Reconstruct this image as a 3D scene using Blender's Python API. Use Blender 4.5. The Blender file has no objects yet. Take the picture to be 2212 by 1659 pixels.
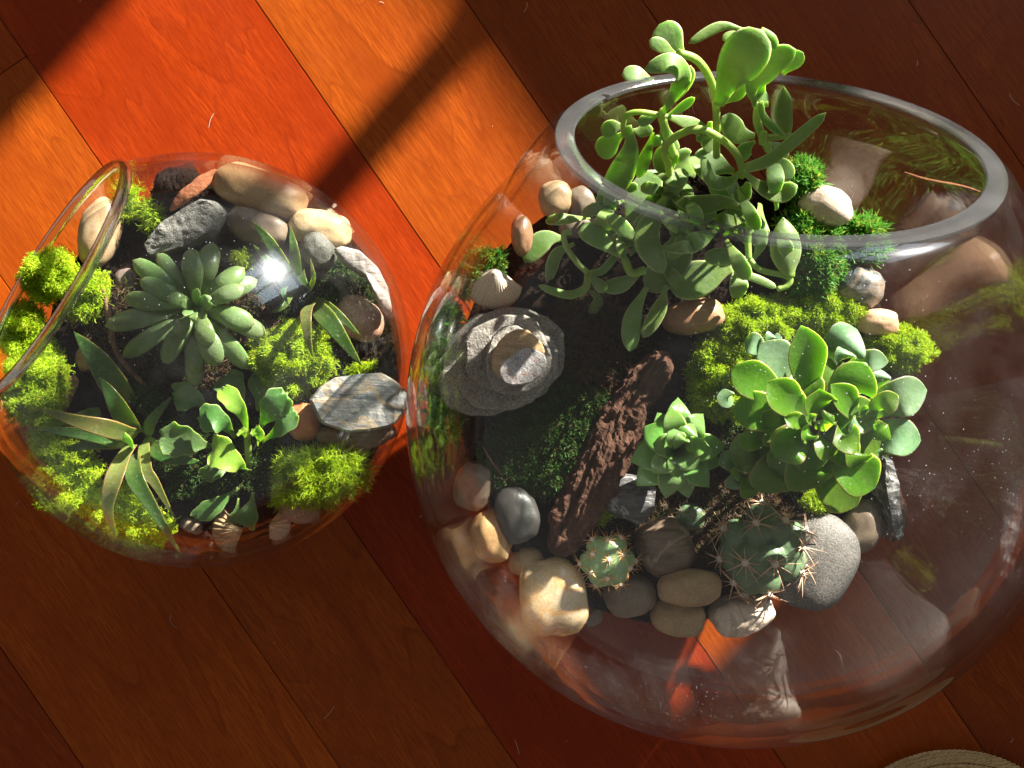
import bpy, bmesh, math, random
import numpy as np
from mathutils import Vector, Matrix, noise, Quaternion
rnd = random.Random(7); npr = np.random.RandomState(7)
scn = bpy.context.scene; COL = scn.collection
# ------------------------------------------------------------------ camera, world, light, exposure
F, H = 2200.0, 0.58              # focal length in photo pixels (2212 wide), camera height above the floor
cam = bpy.data.cameras.new('camera'); co = bpy.data.objects.new('camera', cam); COL.objects.link(co)
co.location = (0, 0, H); cam.sensor_width = 36; cam.lens = 36 * F / 2212; cam.clip_start = .01; cam.clip_end = 50
scn.camera = co
world = bpy.data.worlds.new('World'); scn.world = world; world.use_nodes = True
world.node_tree.nodes['Background'].inputs[0].default_value = (1.0, .93, .86, 1)
world.node_tree.nodes['Background'].inputs[1].default_value = .045
SUN_AZ, SUN_EL = math.radians(48.5), math.radians(19)
sl = bpy.data.lights.new('sun', 'SUN'); sl.energy = 5.0; sl.angle = math.radians(.72); sl.color = (1, .93, .82)
so = bpy.data.objects.new('sun', sl); COL.objects.link(so)
sdir = Vector((math.cos(SUN_AZ) * math.cos(SUN_EL), math.sin(SUN_AZ) * math.cos(SUN_EL), math.sin(SUN_EL)))
so.rotation_euler = sdir.to_track_quat('Z', 'Y').to_euler(); so.location = sdir * 3
UD = Vector((.8227, .5685, 0)); WD = Vector((.5685, -.8227, 0))     # across / along the floor boards
WALL_U = 1.287; SILL = 1.2 / .971 * math.tan(SUN_EL)
al = bpy.data.lights.new('window_skylight', 'AREA'); al.shape = 'RECTANGLE'; al.size = .62; al.size_y = .8
al.energy = 1.9; al.color = (.70, .85, 1.0)
ao = bpy.data.objects.new('window_skylight', al); COL.objects.link(ao)
ao.location = UD * (WALL_U + .12) + WD * -.37 + Vector((0, 0, SILL + .42))
ao.rotation_euler = UD.to_track_quat('Z', 'Y').to_euler()
scn.view_settings.view_transform = 'Standard'; scn.view_settings.look = 'None'
scn.view_settings.exposure = 2.4; scn.view_settings.gamma = 1
cy = scn.cycles
cy.use_denoising = True; cy.use_adaptive_sampling = True; cy.adaptive_threshold = .02
cy.max_bounces = 10; cy.diffuse_bounces = 4; cy.glossy_bounces = 4; cy.transmission_bounces = 6
cy.transparent_max_bounces = 24; cy.caustics_reflective = True; cy.caustics_refractive = True; cy.blur_glossy = .1
cy.sample_clamp_indirect = 4
# ------------------------------------------------------------------ helpers
def P(px, py, z): return Vector(((px - 1106) / F * (H - z), (829.5 - py) / F * (H - z), z))
def S(z): return (H - z) / F
def link(o, parent=None):
    COL.objects.link(o)
    if parent is not None: o.parent = parent
    return o
def tag(o, label=None, cat=None, group=None, kind=None):
    if label: o['label'] = label
    if cat: o['category'] = cat
    if group: o['group'] = group
    if kind: o['kind'] = kind
    return o
def empty(name, loc, label, cat, group=None):
    o = bpy.data.objects.new(name, None); o.location = loc; o.empty_display_size = .01
    return tag(link(o), label, cat, group)
def mesh(name, verts, faces, mat, parent=None, loc=None, smooth=True, attrs=None):
    me = bpy.data.meshes.new(name)
    me.from_pydata([tuple(v) for v in verts], [], faces)
    if smooth: me.polygons.foreach_set('use_smooth', [True] * len(me.polygons))
    if attrs:
        for k, vals in attrs.items():
            a = me.attributes.new(k, 'FLOAT', 'POINT'); a.data.foreach_set('value', vals)
    me.materials.append(mat); me.update()
    o = bpy.data.objects.new(name, me)
    if loc is not None: o.location = loc
    return link(o, parent)
# ------------------------------------------------------------------ materials
class NT:
    def __init__(s, name):
        s.m = bpy.data.materials.new(name); s.m.use_nodes = True; s.t = s.m.node_tree
        s.t.nodes.clear(); s.out = s.t.nodes.new('ShaderNodeOutputMaterial')
    def n(s, typ, ins=None, **props):
        nd = s.t.nodes.new('ShaderNode' + typ)
        for k, v in props.items(): setattr(nd, k, v)
        for k, v in (ins or {}).items(): s.set(nd.inputs[k], v)
        return nd
    def set(s, sock, v):
        if isinstance(v, bpy.types.NodeSocket): s.t.links.new(v, sock)
        elif isinstance(v, (tuple, list)):
            n = len(sock.default_value); v = tuple(v)
            sock.default_value = v if len(v) == n else (v + (1,))[:n]
        else: sock.default_value = v
    def math(s, op, a, b=0.0, c=0.0, clamp=False):
        return s.n('Math', {0: a, 1: b, 2: c}, operation=op, use_clamp=clamp).outputs[0]
    def mix(s, fac, a, b, blend='MIX'):
        nd = s.n('Mix', data_type='RGBA', blend_type=blend)
        s.set(nd.inputs[0], fac); s.set(nd.inputs[6], a); s.set(nd.inputs[7], b); return nd.outputs[2]
    def ramp(s, fac, *stops):
        nd = s.n('ValToRGB', {0: fac}); e = nd.color_ramp.elements
        while len(e) < len(stops): e.new(.5)
        for el, (p, c) in zip(e, stops):
            el.position = p; el.color = tuple(c) + (1,) if not isinstance(c, (int, float)) else (c, c, c, 1)
        return nd.outputs[0]
    def coord(s, scale=(1, 1, 1), rand=True):
        tc = s.n('TexCoord').outputs['Object']
        if rand:
            r = s.n('ObjectInfo').outputs['Random']; r = s.math('MULTIPLY', r, 37.0)
            tc = s.n('VectorMath', {0: tc, 1: r}, operation='ADD').outputs[0]
        return s.n('Mapping', {'Vector': tc, 'Scale': scale}).outputs[0]
    def noise(s, vec, scale, detail=4, rough=.55, dist=0.0):
        return s.n('TexNoise', {'Vector': vec, 'Scale': scale, 'Detail': detail, 'Roughness': rough, 'Distortion': dist}).outputs[0]
    def bump(s, h, strength=.5, dist=.001): return s.n('Bump', {'Height': h, 'Strength': strength, 'Distance': dist}).outputs[0]
    def pbr(s, **k):
        nd = s.n('BsdfPrincipled')
        for a, v in k.items(): s.set(nd.inputs[a.replace('_', ' ')], v)
        return nd.outputs[0]
    def done(s, sh): s.t.links.new(sh, s.out.inputs[0]); return s.m

def stone_mat(name, c1, c2, style='plain', scale=90, rough=.5, bump=.35, c3=None):
    t = NT(name); v = t.coord()
    if style == 'stripe':
        v2 = t.n('Mapping', {'Vector': v, 'Scale': (1, 7, 3), 'Rotation': (0, 0, .5)}).outputs[0]
        f = t.noise(v2, scale, 5, .6, .6)
    else: f = t.noise(v, scale, 5, .6, .4)
    col = t.mix(t.ramp(f, (.33, 0.), (.68, 1.)), c1, c2)
    fine = t.noise(v, 900, 3, .7)
    if style == 'speckle':
        g = t.noise(v, 1500, 2, .6)
        col = t.mix(t.ramp(g, (.55, 0.), (.68, .75)), col, tuple(min(.85, c * 1.9 + .05) for c in c2))
        col = t.mix(t.ramp(t.noise(v, 1100, 2), (.56, 0.), (.66, .7)), col, tuple(c * .35 for c in c1))
    if style == 'vein' or c3:
        w = t.noise(v, scale * .6, 3, .5, 1.4)
        vein = t.math('ABSOLUTE', t.math('SUBTRACT', w, .5))
        col = t.mix(t.ramp(vein, (0., .8), (.035, 0.)), col, c3 or (.6, .55, .45))
    col = t.mix(t.ramp(fine, (.3, .35), (.7, 0.)), col, (.02, .017, .014))
    bm = t.bump(t.math('ADD', t.math('MULTIPLY', fine, .5), f), bump, .0012)
    return t.done(t.pbr(Base_Color=col, Roughness=t.ramp(f, (.3, rough - .1), (.7, rough + .12)), Normal=bm))

def leaf_mat(name, c1, c2, edge=None, tip=None, bloom=.25, sss=.5, rough=.42, edgepow=14, specks=0., tmix=.3, tcol=(.42, .58, .03), sss_col=(.6, 1, .12), grey=(.30, .42, .26)):
    t = NT(name); v = t.coord()
    f = t.noise(v, 120, 4, .55)
    col = t.mix(f, c1, c2)
    r = t.n('ObjectInfo').outputs['Random']
    col = t.n('HueSaturation', {'Color': col, 'Hue': t.math('MULTIPLY_ADD', r, .03, .485), 'Value': t.math('MULTIPLY_ADD', r, .4, .82)}).outputs[0]
    al = t.n('Attribute', attribute_name='along').outputs['Fac']; ed = t.n('Attribute', attribute_name='edge').outputs['Fac']
    col = t.mix(t.math('MULTIPLY', t.ramp(t.noise(v, 60, 3), (.4, 0.), (.65, 1.)), bloom), col, grey)
    # pale base of the leaf
    col = t.mix(t.ramp(al, (0., .55), (.35, 0.)), col, (.30, .42, .08))
    if tip: col = t.mix(t.ramp(al, (.8, 0.), (1., .9)), col, tip)
    spot = t.math('MULTIPLY', t.ramp(t.noise(v, 210, 3, .6), (.62, 0.), (.72, .55)), t.ramp(t.noise(v, 35, 2), (.48, 0.), (.62, 1.)))
    col = t.mix(spot, col, (.20, .14, .06))          # scars and dry flecks
    col = t.mix(t.ramp(t.noise(v, 700, 3, .7), (.52, 0.), (.72, .22)), col, (.42, .40, .33))   # dust
    if edge: col = t.mix(t.math('POWER', ed, edgepow), col, edge)
    rg = rough
    if specks:
        vo = t.n('TexVoronoi', {'Vector': v, 'Scale': 420.0}).outputs['Distance']
        sp = t.math('MULTIPLY', t.ramp(vo, (.1, 1.), (.19, 0.)), t.ramp(t.noise(v, 300, 2), (.5, 0.), (.62, 1.)))
        col = t.mix(t.math('MULTIPLY', sp, specks), col, (.62, .66, .58))
    bm = t.bump(t.math('ADD', t.noise(v, 500, 3), t.math('MULTIPLY', t.noise(v, 90, 2), .8)), .22, .001)
    sh = t.pbr(Base_Color=col, Roughness=rg, Normal=bm, Subsurface_Weight=sss, Subsurface_Radius=sss_col, Subsurface_Scale=.004, Sheen_Weight=.03)
    trans = t.n('BsdfTranslucent', {'Color': t.mix(.6, col, tcol), 'Normal': bm}).outputs[0]
    return t.done(t.n('MixShader', {0: tmix, 1: sh, 2: trans}).outputs[0])

def moss_mat(name, c1, c2, c3):
    t = NT(name); v = t.coord()
    f = t.noise(v, 160, 3); col = t.mix(t.ramp(f, (.3, 0.), (.7, 1.)), c1, c2)
    r = t.n('Attribute', attribute_name='var').outputs['Fac']
    col = t.mix(t.ramp(r, (.72, 0.), (1., .9)), col, c3)
    d = t.pbr(Base_Color=col, Roughness=.65)
    tr = t.n('BsdfTranslucent', {'Color': col}).outputs[0]
    return t.done(t.n('MixShader', {0: .45, 1: d, 2: tr}).outputs[0])

def simple_mat(name, c1, c2, scale=200, rough=.8, bump=.6, dist=.001, stretch=(1, 1, 1)):
    t = NT(name); v = t.coord(stretch); f = t.noise(v, scale, 6, .65, .3); g = t.noise(v, scale * 5, 3)
    col = t.mix(t.ramp(f, (.3, 0.), (.7, 1.)), c1, c2)
    return t.done(t.pbr(Base_Color=col, Roughness=rough, Specular_IOR_Level=.5 if rough < .8 else .12, Normal=t.bump(t.math('ADD', f, t.math('MULTIPLY', g, .5)), bump, dist)))

def glass_mat(name, specks=1.0, tint=(.66, .70, .73)):
    t = NT(name)
    bf = t.n('NewGeometry').outputs['Backfacing']
    fr = t.n('Fresnel', {'IOR': t.math('MULTIPLY_ADD', bf, 1 / 1.36 - 1.36, 1.36)}).outputs[0]
    fac = t.n('LayerWeight', {'Blend': .5}).outputs['Facing']
    tr = t.n('BsdfTransparent', {'Color': t.ramp(fac, (.55, (.99, .993, .993)), (.76, (.93, .94, .945)), (.9, (.74, .77, .79)), (1., (.45, .48, .50)))}).outputs[0]
    gl = t.n('BsdfGlossy', {'Color': (1, 1, 1, 1), 'Roughness': .018}).outputs[0]
    hz = t.n('BsdfGlossy', {'Color': (.9, .95, 1, 1), 'Roughness': .20}).outputs[0]
    g2 = t.n('MixShader', {0: .09, 1: gl, 2: hz}).outputs[0]
    fr = t.math('MAXIMUM', fr, t.ramp(fac, (.80, 0.), (.97, .42)))
    sh = t.n('MixShader', {0: fr, 1: tr, 2: g2}).outputs[0]
    v = t.coord(rand=True)
    vo = t.n('TexVoronoi', {'Vector': v, 'Scale': 700.0})
    spk = t.math('MULTIPLY', t.ramp(vo.outputs['Distance'], (.07, .7), (.13, 0.)), t.math('GREATER_THAN', t.n('SeparateColor', {0: vo.outputs['Color']}).outputs[0], .86))
    spk = t.math('MULTIPLY', spk, t.ramp(t.noise(v, 14, 3), (.42, 0.), (.6, .8 * specks)))
    vo2 = t.n('TexVoronoi', {'Vector': t.n('Mapping', {'Vector': v, 'Scale': (1, 1, .12), 'Rotation': (.6, .9, .3)}).outputs[0], 'Scale': 260.0})
    smear = t.ramp(t.noise(t.n('Mapping', {'Vector': v, 'Scale': (1, 1, .15), 'Rotation': (.4, .5, 0)}).outputs[0], 60, 5, .6, .5), (.45, .0005), (.75, .006))
    df = t.n('BsdfDiffuse', {'Color': (.8, .8, .82, 1)}).outputs[0]
    return t.done(t.n('MixShader', {0: t.math('ADD', spk, smear, clamp=True), 1: sh, 2: df}).outputs[0])

MG = glass_mat('clear_bowl_glass')
def rim_mat():
    t = NT('ground_glass_edge'); v = t.coord(rand=False)
    f = t.noise(v, 45, 4, .6)
    bm = t.bump(t.noise(v, 1400, 2), .15, .0004)
    body = t.pbr(Base_Color=t.mix(f, (.06, .063, .066), (.12, .125, .13)), Roughness=.14, Normal=bm, IOR=1.5, Specular_IOR_Level=.8)
    tr = t.n('BsdfTransparent', {'Color': (.93, .96, .95, 1)}).outputs[0]
    f = t.noise(v, 28, 3, .6)
    return t.done(t.n('MixShader', {0: t.ramp(f, (.3, .14), (.7, .44)), 1: tr, 2: body}).outputs[0])
MRIM = rim_mat()
def lip_mat():
    t = NT('solid_lip_glass')
    gl = t.n('BsdfGlass', {'Color': (.95, .975, .965, 1), 'Roughness': 0.0, 'IOR': 1.45}).outputs[0]
    tr = t.n('BsdfTransparent', {'Color': (.9, .93, .92, 1)}).outputs[0]
    return t.done(t.n('MixShader', {0: .35, 1: gl, 2: tr}).outputs[0])
MLIP = lip_mat()

def wood_mat():
    t = NT('cherry_floorboard'); base = t.n('ObjectInfo').outputs['Color']; v = t.coord()
    cloud = t.noise(t.n('Mapping', {'Vector': v, 'Scale': (6, 22, 22)}).outputs[0], 2.5, 3)
    warp = t.noise(t.n('Mapping', {'Vector': v, 'Scale': (1.1, 5.0, 5.0)}).outputs[0], 3.2, 2, .45, .9)
    fuzz = t.noise(t.n('Mapping', {'Vector': v, 'Scale': (14, 260, 260)}).outputs[0], 3.0, 2)
    rings = t.math('FRACT', t.math('ADD', t.math('MULTIPLY', warp, 9.0), t.math('MULTIPLY', fuzz, .10)))
    line = t.ramp(rings, (.30, 0.), (.80, .30), (.90, .42), (.955, 1.), (.985, 0.))
    streak = t.noise(t.n('Mapping', {'Vector': v, 'Scale': (5, 150, 150)}).outputs[0], 6.0, 4, .6)
    fib = t.noise(t.n('Mapping', {'Vector': v, 'Scale': (22, 520, 520)}).outputs[0], 5.0, 3, .6)
    col = t.mix(t.ramp(cloud, (.32, 0.), (.66, .9)), base, t.mix(1., base, (1.25, 1.35, 1.3), 'MULTIPLY'))
    col = t.mix(t.math('MULTIPLY', t.math('MULTIPLY', line, t.ramp(cloud, (.35, .35), (.65, 1.))), .82), col, t.mix(1., base, (.48, .36, .3), 'MULTIPLY'))
    col = t.mix(t.ramp(streak, (.40, .55), (.6, 0.)), col, t.mix(1., base, (.66, .55, .5), 'MULTIPLY'))
    col = t.mix(t.ramp(fib, (.40, .75), (.53, 0.)), col, t.mix(1., base, (.58, .45, .4), 'MULTIPLY'))
    fl = t.noise(t.n('Mapping', {'Vector': v, 'Scale': (40, 160, 160)}).outputs[0], 1.0, 2)
    col = t.mix(t.ramp(fl, (.72, 0.), (.80, .6)), col, t.mix(1., base, (.35, .22, .2), 'MULTIPLY'))
    big = t.noise(t.n('Mapping', {'Vector': v, 'Scale': (4, 9, 9)}).outputs[0], 2.2, 3, .6)
    col = t.mix(t.ramp(big, (.36, .55), (.56, 0.)), col, t.mix(1., base, (.70, .55, .5), 'MULTIPLY'))
    rg = t.ramp(t.noise(v, 30, 4), (.3, .34), (.7, .46))
    bm = t.bump(t.math('ADD', t.math('MULTIPLY', fib, .6), t.math('MULTIPLY', streak, .3)), .10, .0006)
    return t.done(t.pbr(Base_Color=col, Roughness=rg, Normal=bm, Specular_IOR_Level=.12, Coat_Weight=.02, Coat_Roughness=.25))
MW = wood_mat()
MSUB = simple_mat('dark_subfloor_board', (.02, .006, .003), (.03, .009, .004))  # dark reddish subfloor under the boards, visible in the joints

# ------------------------------------------------------------------ floor of separate boards
def box(name, lo, hi, mat, parent=None, bev=0.0, loc=None, rot=None):
    bm = bmesh.new(); bmesh.ops.create_cube(bm, size=1)
    c = [(a + b) / 2 for a, b in zip(lo, hi)]; d = [b - a for a, b in zip(lo, hi)]
    for v in bm.verts: v.co = Vector((v.co.x * d[0] + c[0], v.co.y * d[1] + c[1], v.co.z * d[2] + c[2]))
    if bev: bmesh.ops.bevel(bm, geom=bm.edges[:], offset=bev, segments=2, affect='EDGES')
    me = bpy.data.meshes.new(name); bm.to_mesh(me); bm.free(); me.materials.append(mat)
    o = bpy.data.objects.new(name, me)
    if loc is not None: o.location = loc
    if rot is not None: o.rotation_euler = rot
    return link(o, parent)
ANG = math.atan2(WD.y, WD.x)
floor = box('floor', (-1.5, -1.0, -.02), (1.5, 1.4, -.012), MSUB, rot=(0, 0, ANG)); tag(floor, kind='structure')
us = [-.908, -.80, -.717, -.608, -.508, -.425, -.325, -.2047, -.1214, .0040, .1024, .1854, .31, .41, .49, .61, .71, .79, .91, 1.02, 1.1, 1.22, 1.287]
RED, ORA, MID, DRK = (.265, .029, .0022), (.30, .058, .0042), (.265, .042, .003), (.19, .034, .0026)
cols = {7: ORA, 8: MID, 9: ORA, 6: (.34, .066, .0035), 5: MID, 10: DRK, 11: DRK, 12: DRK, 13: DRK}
def wcoord(px, py): p = P(px, py, 0); return p.dot(WD)
JOINT = wcoord(30, 140)
for i in range(len(us) - 1):
    u0, u1 = us[i], us[i + 1]
    cuts = [-1.45, -.55 + .37 * ((i * 7) % 5) / 5 - .12, .62 + .3 * ((i * 3) % 4) / 4, 1.45]
    if i == 7: cuts = [-1.45, JOINT, .7, 1.45]
    for k in range(len(cuts) - 1):
        w0, w1 = cuts[k], cuts[k + 1]; c = UD * ((u0 + u1) / 2) + WD * ((w0 + w1) / 2)
        g = .00020; hw, hl = (u1 - u0) / 2 - g, (w1 - w0) / 2 - g
        b = box('board', (-hl, -hw, -.012), (hl, hw, 0), MW, floor, bev=.00025)
        b.parent = floor; b.matrix_parent_inverse = Matrix.Rotation(-ANG, 4, 'Z')
        b.location = c; b.rotation_euler = (0, 0, ANG)
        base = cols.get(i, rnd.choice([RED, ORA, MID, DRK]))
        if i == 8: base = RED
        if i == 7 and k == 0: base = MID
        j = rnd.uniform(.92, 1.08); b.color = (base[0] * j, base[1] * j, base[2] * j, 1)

# ------------------------------------------------------------------ wall with the window the sun comes through
MWALL = simple_mat('painted_wall', (.55, .52, .47), (.60, .57, .52), 40, .9, .1)
MWHITE = simple_mat('white_window_paint', (.72, .71, .68), (.78, .77, .74), 60, .45, .1)
qw = lambda q: (q - .2393 * WALL_U) / .9712
W0, W1 = qw(-.327), qw(.190); ZT = SILL + .86
B1, B2 = qw(-.154), qw(.012)
def wb(name, w0, w1, z0, z1, t0, t1, mat, parent=None):   # box in wall coordinates
    o = box(name, (t0, w0, z0), (t1, w1, z1), mat, parent)
    if parent is None: o.rotation_euler = (0, 0, math.atan2(UD.y, UD.x)); o.location = UD * WALL_U
    return o
# local x = UD, local y = -WD after that rotation
def wy(w): return -w
def wbox(name, wa, wb_, z0, z1, t0, t1, mat, parent=None): return wb(name, wy(wb_), wy(wa), z0, z1, t0, t1, mat, parent)
for a in ((-1.5, W0 - .05, 0, 1.35), (W1 + .05, .7, 0, 1.35), (W0 - .05, W1 + .05, 0, SILL - .03), (W0 - .05, W1 + .05, ZT + .05, 1.35)):
    tag(wbox('wall', *a, .0, .10, MWALL), kind='structure')
win = empty('window', UD * WALL_U, 'white painted window with slim bars that lets the low sun in', 'window')
win.rotation_euler = (0, 0, math.atan2(UD.y, UD.x))
wbox('window_frame', W0 - .05, W0, SILL - .03, ZT + .05, .004, .07, MWHITE, win)
wbox('window_frame', W1, W1 + .05, SILL - .03, ZT + .05, .004, .07, MWHITE, win)
wbox('sill', W0, W1, SILL - .03, SILL, -.002, .07, MWHITE, win)
wbox('head', W0, W1, ZT, ZT + .05, .004, .07, MWHITE, win)
for b in (B1, B2): wbox('bar', b - .0115, b + .0115, SILL, ZT, .0, .018, MWHITE, win)
for k, (a, b) in enumerate(((W0, B1 - .0115), (B1 + .0115, B2 - .0115), (B2 + .0115, W1))): wbox('bar', a, b, SILL + .33, SILL + .353, .002, .016, MWHITE, win)

# ------------------------------------------------------------------ glass bowls
def revolve(name, prof, C, n, mat, parent, seg=128, closed=False, zmin=None, loc=Vector((0, 0, 0))):
    n = n.normalized(); a = n.orthogonal().normalized(); b = n.cross(a)
    vs, fs = [], []; m = len(prof)
    for i, (d, r, *zm) in enumerate(prof):
        for k in range(seg):
            t = 2 * math.pi * k / seg
            p = C + n * d + (a * math.cos(t) + b * math.sin(t)) * r
            zz = zm[0] if zm else zmin
            if zz is not None and p.z < zz: p.z = zz
            vs.append(p - loc)
    for i in range(m - 1 + (1 if closed else 0)):
        j = (i + 1) % m
        for k in range(seg):
            l = (k + 1) % seg
            fs.append((i * seg + k, i * seg + l, j * seg + l, j * seg + k))
    return mesh(name, vs, fs, mat, parent)
BC, BR = Vector((.0929, -.0125, .1346)), .1386
bn = Vector((math.sin(math.radians(54.7)) * math.cos(math.radians(88.1)), math.sin(math.radians(54.7)) * math.sin(math.radians(88.1)), math.cos(math.radians(54.7))))
SC, SR = Vector((-.1454, .0111, .0934)), .0974
sn = Vector((-.70, .45, .55)).normalized()
def sphere_prof(R, th0, z, steps=60):     # from the pole opposite the opening to the opening
    return [(-R * math.cos(t), max(R * math.sin(t), 1e-5), z) for t in [(math.pi - th0) * i / steps for i in range(steps + 1)]]
big = empty('glass_bowl', Vector((BC.x, BC.y, 0)), 'large round clear glass bowl with a wide slanted opening at its top', 'glass bowl')
small = empty('glass_bowl', Vector((SC.x, SC.y, 0)), 'smaller round clear glass bowl with its opening turned to the left edge', 'glass bowl')
t_ = .0042
pb = sphere_prof(BR, math.radians(46), .0012) + [(.1085, .0945, 0), (.1185, .0862, 0), (.1233, .0805, 0)]
pi_ = [(.1233, .0738, 0), (.1165, .0805, 0), (.105, .0900, 0)] + [(d, r, .0065) for d, r, z in reversed(sphere_prof(BR - t_, math.radians(46), .0065))]
vsb = revolve('bowl_wall', pb + pi_, BC, bn, MG, big, loc=big.location)
rim = revolve('rim', [(.1234, .0806), (.1238, .0802), (.1238, .0738), (.1234, .0733), (.1220, .0736), (.1220, .0803)], BC, bn, MRIM, big, closed=True, loc=big.location)
rim.data.polygons.foreach_set('use_smooth', [False] * len(rim.data.polygons))
ps = sphere_prof(SR, math.radians(42), .0012) + [(.0745, .0632, 0), (.0768, .0608, 0), (.0785, .0590, 0)]
ps2 = [(.0785, .0560, 0), (.0765, .0575, 0), (.0735, .0600, 0)] + [(d, r, .0055) for d, r, z in reversed(sphere_prof(SR - .0035, math.radians(42), .0055))]
revolve('bowl_wall', ps + ps2, SC, sn, MG, small, loc=small.location)
lip = [(.0785 + .0026 * math.cos(a), .0578 + .0026 * math.sin(a)) for a in [2 * math.pi * i / 14 for i in range(14)]]
revolve('rim', lip, SC, sn, MLIP, small, closed=True, loc=small.location)

# ------------------------------------------------------------------ soil
def zbig(x, y):
    dx, dy = x - BC.x, y - BC.y
    return .067 - .12 * dx + .08 * dy + .004 * noise.noise(Vector((x * 40, y * 40, 3)))
def zsmall(x, y):
    dx, dy = x - SC.x, y - SC.y
    return .070 + .007 * max(0, 1 - (dx * dx + dy * dy) / .006) + .003 * noise.noise(Vector((x * 50, y * 50, 9)))
def on(zf, px, py, lift=0.0):
    z = .07
    for _ in range(4):
        p = P(px, py, z); z = zf(p.x, p.y) + lift
    return P(px, py, z)
def soil(name, C, Ri, zf, mat, label, ncr, zcut):
    vs, fs = [], []; NA, NR, NB = 140, 30, 12
    bd = []
    for a in range(NA):
        t = 2 * math.pi * a / NA; r = Ri * .9
        for _ in range(12):
            z = zf(C.x + r * math.cos(t), C.y + r * math.sin(t)); r = .5 * r + .5 * math.sqrt(max(Ri * Ri - (z - C.z) ** 2, 1e-6))
        bd.append((r, z, t))
    for i in range(NR + 1):
        for (r, z, t) in bd:
            rr = r * i / NR; x, y = C.x + rr * math.cos(t), C.y + rr * math.sin(t)
            e = .0016 * noise.noise(Vector((x * 300, y * 300, 1))) + .0012 * noise.noise(Vector((x * 900, y * 900, 5)))
            vs.append(Vector((x, y, zf(x, y) + (e if i < NR else 0))))
    for k in range(1, NB + 1):
        for (r, z, t) in bd:
            ph0 = math.acos(max(-1, min(1, (z - C.z) / Ri))); ph = ph0 + (math.pi - ph0) * k / NB
            rr, zz = Ri * math.sin(ph), C.z + Ri * math.cos(ph)
            vs.append(Vector((C.x + rr * math.cos(t), C.y + rr * math.sin(t), max(zz, zcut))))
    for i in range(NR + NB):
        for a in range(NA):
            b = (a + 1) % NA; fs.append((i * NA + a, i * NA + b, (i + 1) * NA + b, (i + 1) * NA + a))
    ico = [(0, 0, 1), (.9, 0, .3), (.2, .9, .2), (-.8, .4, .3), (-.6, -.7, .1), (.4, -.85, .2), (0, 0, -.8)]
    icf = [(0, 1, 2), (0, 2, 3), (0, 3, 4), (0, 4, 5), (0, 5, 1), (6, 2, 1), (6, 3, 2), (6, 4, 3), (6, 5, 4), (6, 1, 5)]
    for _ in range(ncr):
        r, z, t = bd[rnd.randrange(NA)]; q = math.sqrt(rnd.random()) * .985 * r; t += rnd.random() * .04
        x, y = C.x + q * math.cos(t), C.y + q * math.sin(t); s = rnd.choice([.0005, .0007, .001, .0014])
        R = Quaternion((rnd.gauss(0, 1), rnd.gauss(0, 1), rnd.gauss(0, 1), rnd.gauss(0, 1))).normalized()
        o = len(vs); c = Vector((x, y, zf(x, y) + s * .4))
        for p in ico: vs.append(c + R @ (Vector(p) * s * Vector((1, rnd.uniform(.6, 1.3), 1)).y))
        fs += [tuple(o + i for i in f) for f in icf]
    o = mesh(name, vs, fs, mat, smooth=False); return tag(o, label, 'soil', kind='stuff')
MSOIL = simple_mat('moist_dark_soil', (.005, .003, .002), (.018, .010, .006), 350, 1, .8)
soil('soil', BC, BR - t_ - .0012, zbig, MSOIL, 'dark crumbly soil filling the bottom of the large glass bowl', 6000, .0075)
soil('soil', SC, SR - .0048, zsmall, MSOIL, 'dark crumbly soil filling the bottom of the smaller glass bowl', 4000, .0065)

# ------------------------------------------------------------------ stones
def stone(label, px, py, rx, ry, rot, mat, zf=zbig, hz=None, lift=None, e=2.3, rough=.10, seed=None, tilt=(0, 0), name='pebble', group=None, sub=4, fine=.0, zabs=None):
    seed = seed if seed is not None else rnd.random() * 100
    if zabs is None: p0 = on(zf, px, py, .004)
    else: p0 = P(px, py, zabs)
    s = S(p0.z); a, b = rx * s, ry * s; hz = hz if hz else min(a, b) * .75
    if zabs is None: p0 = on(zf, px, py, hz * .35 if lift is None else lift)
    bm = bmesh.new(); bmesh.ops.create_icosphere(bm, subdivisions=sub, radius=1)
    for v in bm.verts:
        d = v.co.normalized(); f = (abs(d.x) ** e + abs(d.y) ** e + abs(d.z) ** e) ** (-1 / e)
        f *= 1 + rough * (noise.noise(d * 1.3 + Vector((seed, 0, 0))) + .45 * noise.noise(d * 2.9 + Vector((0, seed, 0)))) + fine * noise.noise(d * 9 + Vector((0, 0, seed)))
        v.co = Vector((d.x * f * a, d.y * f * b, d.z * f * hz))
    R = Matrix.Rotation(math.radians(rot), 3, 'Z') @ Matrix.Rotation(math.radians(tilt[0]), 3, 'X') @ Matrix.Rotation(math.radians(tilt[1]), 3, 'Y')
    for v in bm.verts: v.co = R @ v.co
    me = bpy.data.meshes.new(name); bm.to_mesh(me); bm.free()
    me.polygons.foreach_set('use_smooth', [True] * len(me.polygons)); me.materials.append(mat)
    o = link(bpy.data.objects.new(name, me)); o.location = p0
    return tag(o, label, 'stone', group)

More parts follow.
